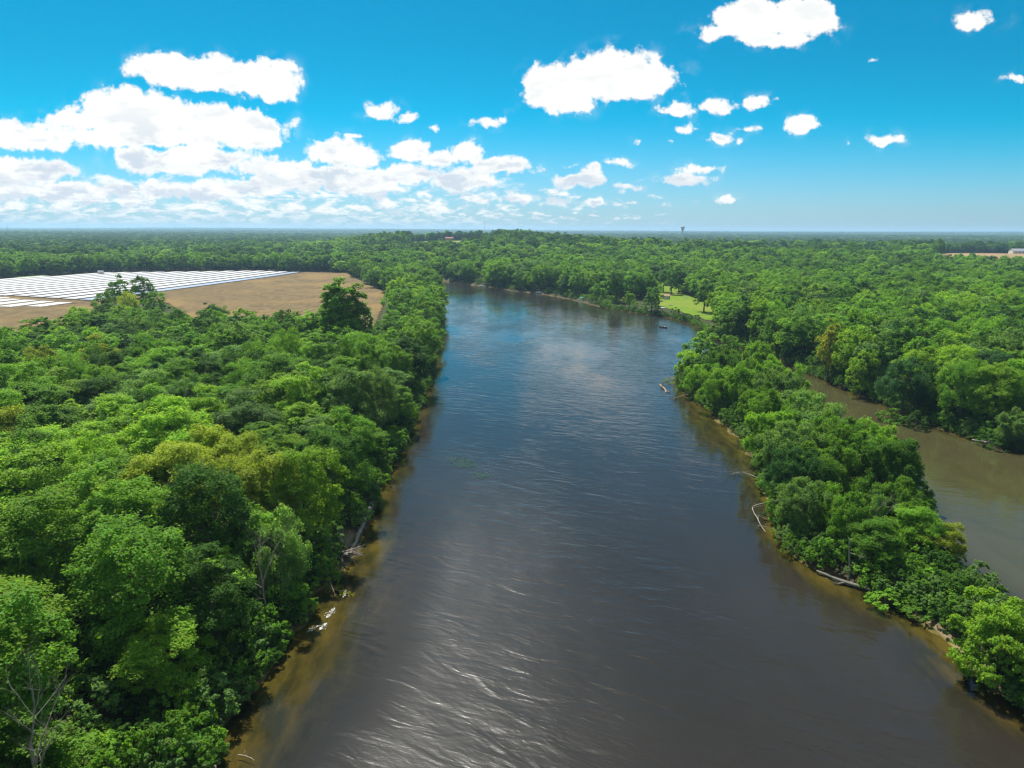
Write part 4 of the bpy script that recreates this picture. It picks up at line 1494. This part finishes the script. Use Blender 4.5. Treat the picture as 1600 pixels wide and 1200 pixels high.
def hull(L_, W_, H_, n=9):
    secs = []
    for i in range(n):
        t = i / (n - 1)
        w_ = W_ / 2 * (1 - max(0, (t - .45) / .55) ** 2.2) ** .5 if t < 1 else .02
        w_ = max(w_, .03)
        sh = .12 * max(0, t - .4)
        x_ = (t - .5) * L_
        k_ = -.18 + .30 * max(0, (t - .7) / .3) ** 2
        secs.append([(x_, -w_, H_ + sh), (x_, -w_ * .82, k_ + .12), (x_, 0, k_), (x_, w_ * .82, k_ + .12), (x_, w_, H_ + sh),
                     (x_, w_ * .86, H_ + sh), (x_, w_ * .66, .05 + .5 * max(0, t - .8)), (x_, -w_ * .66, .05 + .5 * max(0, t - .8)), (x_, -w_ * .86, H_ + sh)])
    return secs


e = thing('motorboat', 'white motorboat moving along the far bank with a wake behind', 'boat', (*G(754, 447.5), 0), R(160))
MB().loft(hull(5.6, 2.1, .62)).build('hull', m_boat_white, e)
MB().box((.35, 0, .95), (.08, 1.5, .5), Matrix.Rotation(R(-25), 3, 'Y')).build('windshield', m_glass, e)
for y_ in (-.5, .5):
    MB().box((-.6, y_, .5), (.55, .5, .45), bevel=.06).box((-.9, y_, .85), (.14, .5, .5), bevel=.05).build('seat', m_seat, e)
MB().box((-2.85, 0, .65), (.4, .4, .75), bevel=.08).box((-2.9, 0, .1), (.2, .15, .6)).build('outboard_motor', m_dark, e)
MB().loft(hull(1.9, 1.9, .66, 5)).build('foredeck', m_boat_white, e, (1.8, 0, .03)).scale = (.9, .7, .9)

e = thing('fishing_boat', 'small dark open boat adrift below the lawn', 'boat', (*G(1037, 512), 0), R(-55))
MB().loft(hull(4.4, 1.5, .5)).build('hull', m_dark, e)
for x_ in (-1.2, .1, 1.1):
    MB().box((x_, 0, .42), (.32, 1.15 if x_ < 1 else .7, .07)).build('bench', m_plank, e)
MB().box((-2.3, 0, .55), (.3, .3, .55), bevel=.06).box((-2.32, 0, .1), (.14, .12, .5)).build('outboard_motor', m_dark, e)
MB().box((.5, .1, .5), (.5, .4, .3), bevel=.04).build('tackle_box', m_boat_white, e)

e = thing('swim_dock', 'small reddish plank dock at the foot of the far bank trees', 'dock', (*G(942, 474.5), 0), R(-40))
b_ = MB()
for k in range(14):
    b_.box((-2.1 + k * .32, 0, .55), (.28, 2.0, .06))
b_.build('deck', m_plank, e)
for x_, y_ in ((-1.9, -.85), (-1.9, .85), (1.9, -.85), (1.9, .85)):
    MB().tube([(x_, y_, -1.2), (x_, y_, .75)], .08, 8).build('post', m_brown_wood, e)


def house(name, label, loc, rz, L_, W_, H_, roof_h, mw, mr, wins=3, door=True, over=.4, cat='house'):
    e = thing(name, label, cat, loc, rz)
    MB().box((0, 0, H_ / 2 - .5), (L_, W_, H_ + 1)).build('wall', mw, e)
    b_ = MB()
    a, c, t = L_ / 2 + over, W_ / 2 + over, .18
    z0 = H_ - over * roof_h / (W_ / 2) + .02
    for s_ in (-1, 1):
        ring = lambda x_: [(x_, s_ * c, z0), (x_, 0, H_ + roof_h), (x_, 0, H_ + roof_h + t), (x_, s_ * c, z0 + t)]
        b_.loft([ring(-a), ring(a)])
    b_.build('roof', mr, e)
    b_ = MB()
    for x_ in (-L_ / 2 + .01, L_ / 2 - .01):
        b_.face([(x_, -W_ / 2, H_), (x_, W_ / 2, H_), (x_, 0, H_ + roof_h - .02)])
    b_.build('gable', mw, e)
    for k in range(wins):
        x_ = -L_ / 2 + L_ * (k + .7) / (wins + .4)
        w_ = MB().box((x_, -W_ / 2 - .03, H_ * .58), (L_ * .12, .1, H_ * .34)).build('window', m_boat_white, e)
        MB().box((x_, -W_ / 2 - .08, H_ * .58), (L_ * .095, .06, H_ * .28)).build('pane', m_glass, w_)
    if door:
        MB().box((L_ * .36, -W_ / 2 - .04, H_ * .40), (L_ * .12, .1, H_ * .80)).build('door', m_dark, e)
    return e


def gz(x, y):
    return float(ground_z(np.array([x]), np.array([y]))[0])


x, y = G(1040.5, 468, 1.6)
house('garden_shed', 'small white shed with tan roof standing on the bright lawn', (x, y, gz(x, y)), R(20), 4.0, 3.0, 2.3, .9, m_cream, m_roof_tan, 1, True, .25, 'shed')
x, y = G(661, 434, 2)
house('boathouse', 'dark maroon boathouse at the water where the river bends away', (x - 1, y + 4, gz(x - 1, y + 4)), R(15), 8, 6, 4.2, 1.8, m_maroon, m_maroon, 2, True, .4, 'boathouse')
x, y, z = at(702, 374.5, 1300)
house('brick_building', 'reddish brown building in the pale clearing on the skyline', (x, y, land_h(x, y) + .3), R(4), 14, 9, 4.5, 2, m_brick, m_brick, 5, True, .5, 'building')
x, y = G(1217, 397, 9)
house('grey_house', 'low grey-roofed house half hidden in the right bank woods', (x, y, float(land_h(x, y))), R(8), 22, 10, 4.0, 2.4, m_cream, m_roof_grey, 5)
x, y = G(1592, 395.5, 14)
house('barn', 'grey-roofed barn beside the pale grain field at the right edge', (x, y, float(land_h(x, y))), R(-5), 24, 13, 5.0, 3, m_cream, m_roof_grey, 4, True, .5, 'barn')
x, y = G(158, 428.5, 2)
house('farm_shed', 'little white shed against the trees behind the white crop field', (x, y, float(land_h(x, y))), R(5), 4.5, 3.5, 2.6, 1.2, m_cream, m_roof_grey, 1, True, .3, 'shed')

# lawn furniture
x, y = G(1031, 472, 1.6)
e = thing('picnic_table', 'dark picnic table on the lawn left of the white shed', 'table', (x, y, gz(x, y) + .2), R(12))
MB().box((0, 0, .74), (1.9, .8, .06)).build('tabletop', m_brown_wood, e)
for s_ in (-1, 1):
    MB().box((0, s_ * .72, .44), (1.9, .28, .05)).build('bench', m_brown_wood, e)
    b_ = MB()
    b_.box((s_ * .65, .33, .37), (.1, .09, .86), Matrix.Rotation(R(28), 3, 'X'))
    b_.box((s_ * .65, -.33, .37), (.1, .09, .86), Matrix.Rotation(R(-28), 3, 'X'))
    b_.box((s_ * .65, 0, .42), (.08, 1.6, .08))
    b_.build('trestle', m_brown_wood, e)
x, y = G(1048, 478, 1.6)
r_ = np.random.default_rng(5)
e = thing('fire_ring', 'stone fire ring on the open lawn', 'fire ring', (x, y, gz(x, y) + .2))
b_ = MB()
for k in range(12):
    a = k * math.tau / 12
    b_.box((1.0 * math.cos(a), 1.0 * math.sin(a), .15), (.42, .36, .36), Matrix.Rotation(a, 3, 'Z'), .08)
b_.build('stones', m_stone, e)
MB().lathe([(.85, .04), (.6, .10), (.02, .14)], 14).build('ash', m_dark, e)
x, y = G(1036, 483, 1.3)
e = thing('upturned_rowboat', 'pale upturned rowboat lying on the lawn bank', 'rowboat', (x, y, gz(x, y) + .55), R(30))
o = MB().loft(hull(4.2, 1.5, .45)).build('hull', m_boat_white, e)
o.rotation_euler = (R(180), 0, 0)
MB().tube([(-2.0, 0, .2), (0, 0, .21), (1.7, 0, .12)], .04, 6).build('keel', m_plank, e)
x, y = G(1070, 467, 1.6)
e = thing('garden_bench', 'white garden bench in the shade right of the shed', 'bench', (x, y, gz(x, y) + .2), R(-15))
MB().box((0, 0, .45), (2.2, .5, .06)).build('seat', m_boat_white, e)
MB().box((0, .25, .85), (2.2, .06, .5)).build('backrest', m_boat_white, e)
for s_ in (-.95, .95):
    MB().box((s_, 0, .2), (.08, .5, .45)).build('leg', m_boat_white, e)

# parked cars in the clearing beyond the tan field
def car(label, px, py, mb, rz):
    x, y = G(px, py, 1.6)
    e = thing('parked_car', label, 'car', (x, y, float(land_h(x, y)) + .5), rz, 'cars in the clearing')
    prof = [(-2.2, .35), (-2.25, .85), (-1.7, .98), (-1.2, 1.45), (.35, 1.48), (1.05, 1.0), (2.0, .88), (2.2, .6), (2.15, .35)]
    b_ = MB()
    b_.loft([[(px_, -.85, pz_) for px_, pz_ in prof], [(px_, .85, pz_) for px_, pz_ in prof]])
    b_.build('body', mb, e)
    b_ = MB()
    gp_ = [(-1.5, 1.0), (-1.1, 1.40), (.3, 1.42), (.85, 1.02)]
    b_.loft([[(px_, -.87, pz_) for px_, pz_ in gp_], [(px_, .87, pz_) for px_, pz_ in gp_]])
    b_.build('window', m_glass, e)
    for wx_ in (-1.4, 1.4):
        for wy_ in (-.8, .8):
            MB().tube([(wx_, wy_ - .1, .33), (wx_, wy_ + .1, .33)], .33, 14).build('wheel', m_dark, e)


m_carblue = plain('blue_car_paint', (0.06, 0.16, 0.42), 0.3, 0, .05, 1)
car('blue car parked in the small clearing beyond the tan field', 527, 413.5, m_carblue, R(5))
car('white car parked beside the blue one beyond the tan field', 515, 413.5, m_boat_white, R(-3))

# water tower and masts on the skyline
x, y, z = at(1067, 353.5, 2600)
zb = float(land_h(x, y))
top = (z - zb)
e = thing('water_tower', 'pale wide-topped water tower on the skyline', 'water tower', (x, y, zb))
MB().lathe([(3.6, 0), (2.4, 4), (2.0, top * .62), (2.7, top * .72)], 20).build('pedestal', m_tank, e, smooth=True)
MB().lathe([(2.6, top * .70), (5.2, top * .84), (6.6, top * .92), (6.8, top * .98), (6.0, top * 1.0), (2, top * 1.02), (.05, top * 1.025)], 28).build('tank', m_tank, e, smooth=True)


def mast(label, px, py, dist):
    x, y, z = at(px, py, dist)
    zb = float(land_h(x, y))
    h_ = z - zb
    b_ = MB()
    n = 12
    for k in range(3):
        a = k * math.tau / 3
        b_.tube([(1.6 * math.cos(a), 1.6 * math.sin(a), 0), (.5 * math.cos(a), .5 * math.sin(a), h_)], [.35, .3], 5)
    for i in range(n):
        t0, t1 = i / n, (i + 1) / n
        for k in range(3):
            a, c = k * math.tau / 3, (k + 1) * math.tau / 3
            r0_, r1_ = 1.6 - 1.1 * t0, 1.6 - 1.1 * t1
            b_.tube([(r0_ * math.cos(a), r0_ * math.sin(a), h_ * t0), (r1_ * math.cos(c), r1_ * math.sin(c), h_ * t1)], .14, 4)
    tag(b_.build('radio_mast', m_steel, None, (x, y, zb)), label, 'mast')


mast('slim radio mast on the skyline left of the water tower', 757, 343, 4200)
mast('lattice mast on the skyline at the far left of the picture', 11, 351, 4500)
mast('lattice mast on the skyline second from the left edge', 121, 351, 5000)

# ------------------------------------------------------------------ foam and water weed
m_foam = plain('foam', (0.62, 0.64, 0.64), 0.6, 0, .2, 2)
r_ = np.random.default_rng(8)


def flakes(name, label, spots, m, size, n, z, cat):
    V = []
    for (px_, py_, qx, qy, sp_, k_) in spots:
        a, c = np.array(G(px_, py_)), np.array(G(qx, qy))
        t = r_.uniform(0, 1, int(n * k_))
        p_ = a + (c - a) * t[:, None] + r_.normal(0, sp_, (len(t), 2)) * np.sin(np.pi * np.clip(t, .08, .92))[:, None]
        V.append(np.c_[p_, np.full(len(t), z) + r_.uniform(-.01, .03, len(t))])
    P_ = np.vstack(V)
    nr = np.tile([0, 0, 1.], (len(P_), 1)) + r_.normal(0, .15, (len(P_), 3))
    nr /= np.linalg.norm(nr, axis=1, keepdims=True)
    v, f = leaves(P_, nr, size, r_, 0, .5)
    tag(link(name, np_mesh(name, v, f, [m])), label, cat, kind='stuff')


flakes('foam', 'white foam where the current breaks near the left bank and behind the boat',
       [(541, 922, 536, 934, .18, 1), (523, 950, 509, 967, .22, 1.3), (510, 974, 500, 984, .22, 1), (497, 978, 480, 988, .2, .6),
        (668, 440, 700, 442.5, 2.0, 2.2), (700, 442.5, 730, 445, 1.6, .7), (757, 447.5, 768, 449, .9, .8)], m_foam, .13, 70, .03, 'foam')
m_weed = plain('water_weed', (0.006, 0.038, 0.038), 0.95, 0, .3, 1)
flakes('water_weed', 'dark teal patch of water weed at the surface in midstream',
       [(703, 716, 738, 722, 1.1, 1), (712, 725, 742, 729, 1.0, 1), (744, 741, 762, 744, .8, .8)], m_weed, .42, 620, .02, 'water weed')

# ------------------------------------------------------------------ the air
m, N = mat('haze_air')
vol = N.n('ShaderNodeVolumePrincipled', ins={'Color': (0.48, 0.76, 1.0, 1), 'Density': 0.0001, 'Anisotropy': 0.25})
N.link(vol.outputs[0], N.n('ShaderNodeOutputMaterial').inputs['Volume'])
b_ = MB()
zt = 112.0
b_.box((0, 6800, (zt - 12) / 2), (33400, 20600, zt + 12))
tag(b_.build('haze', m), 'thin bluish summer haze over the woods', 'haze', kind='stuff')
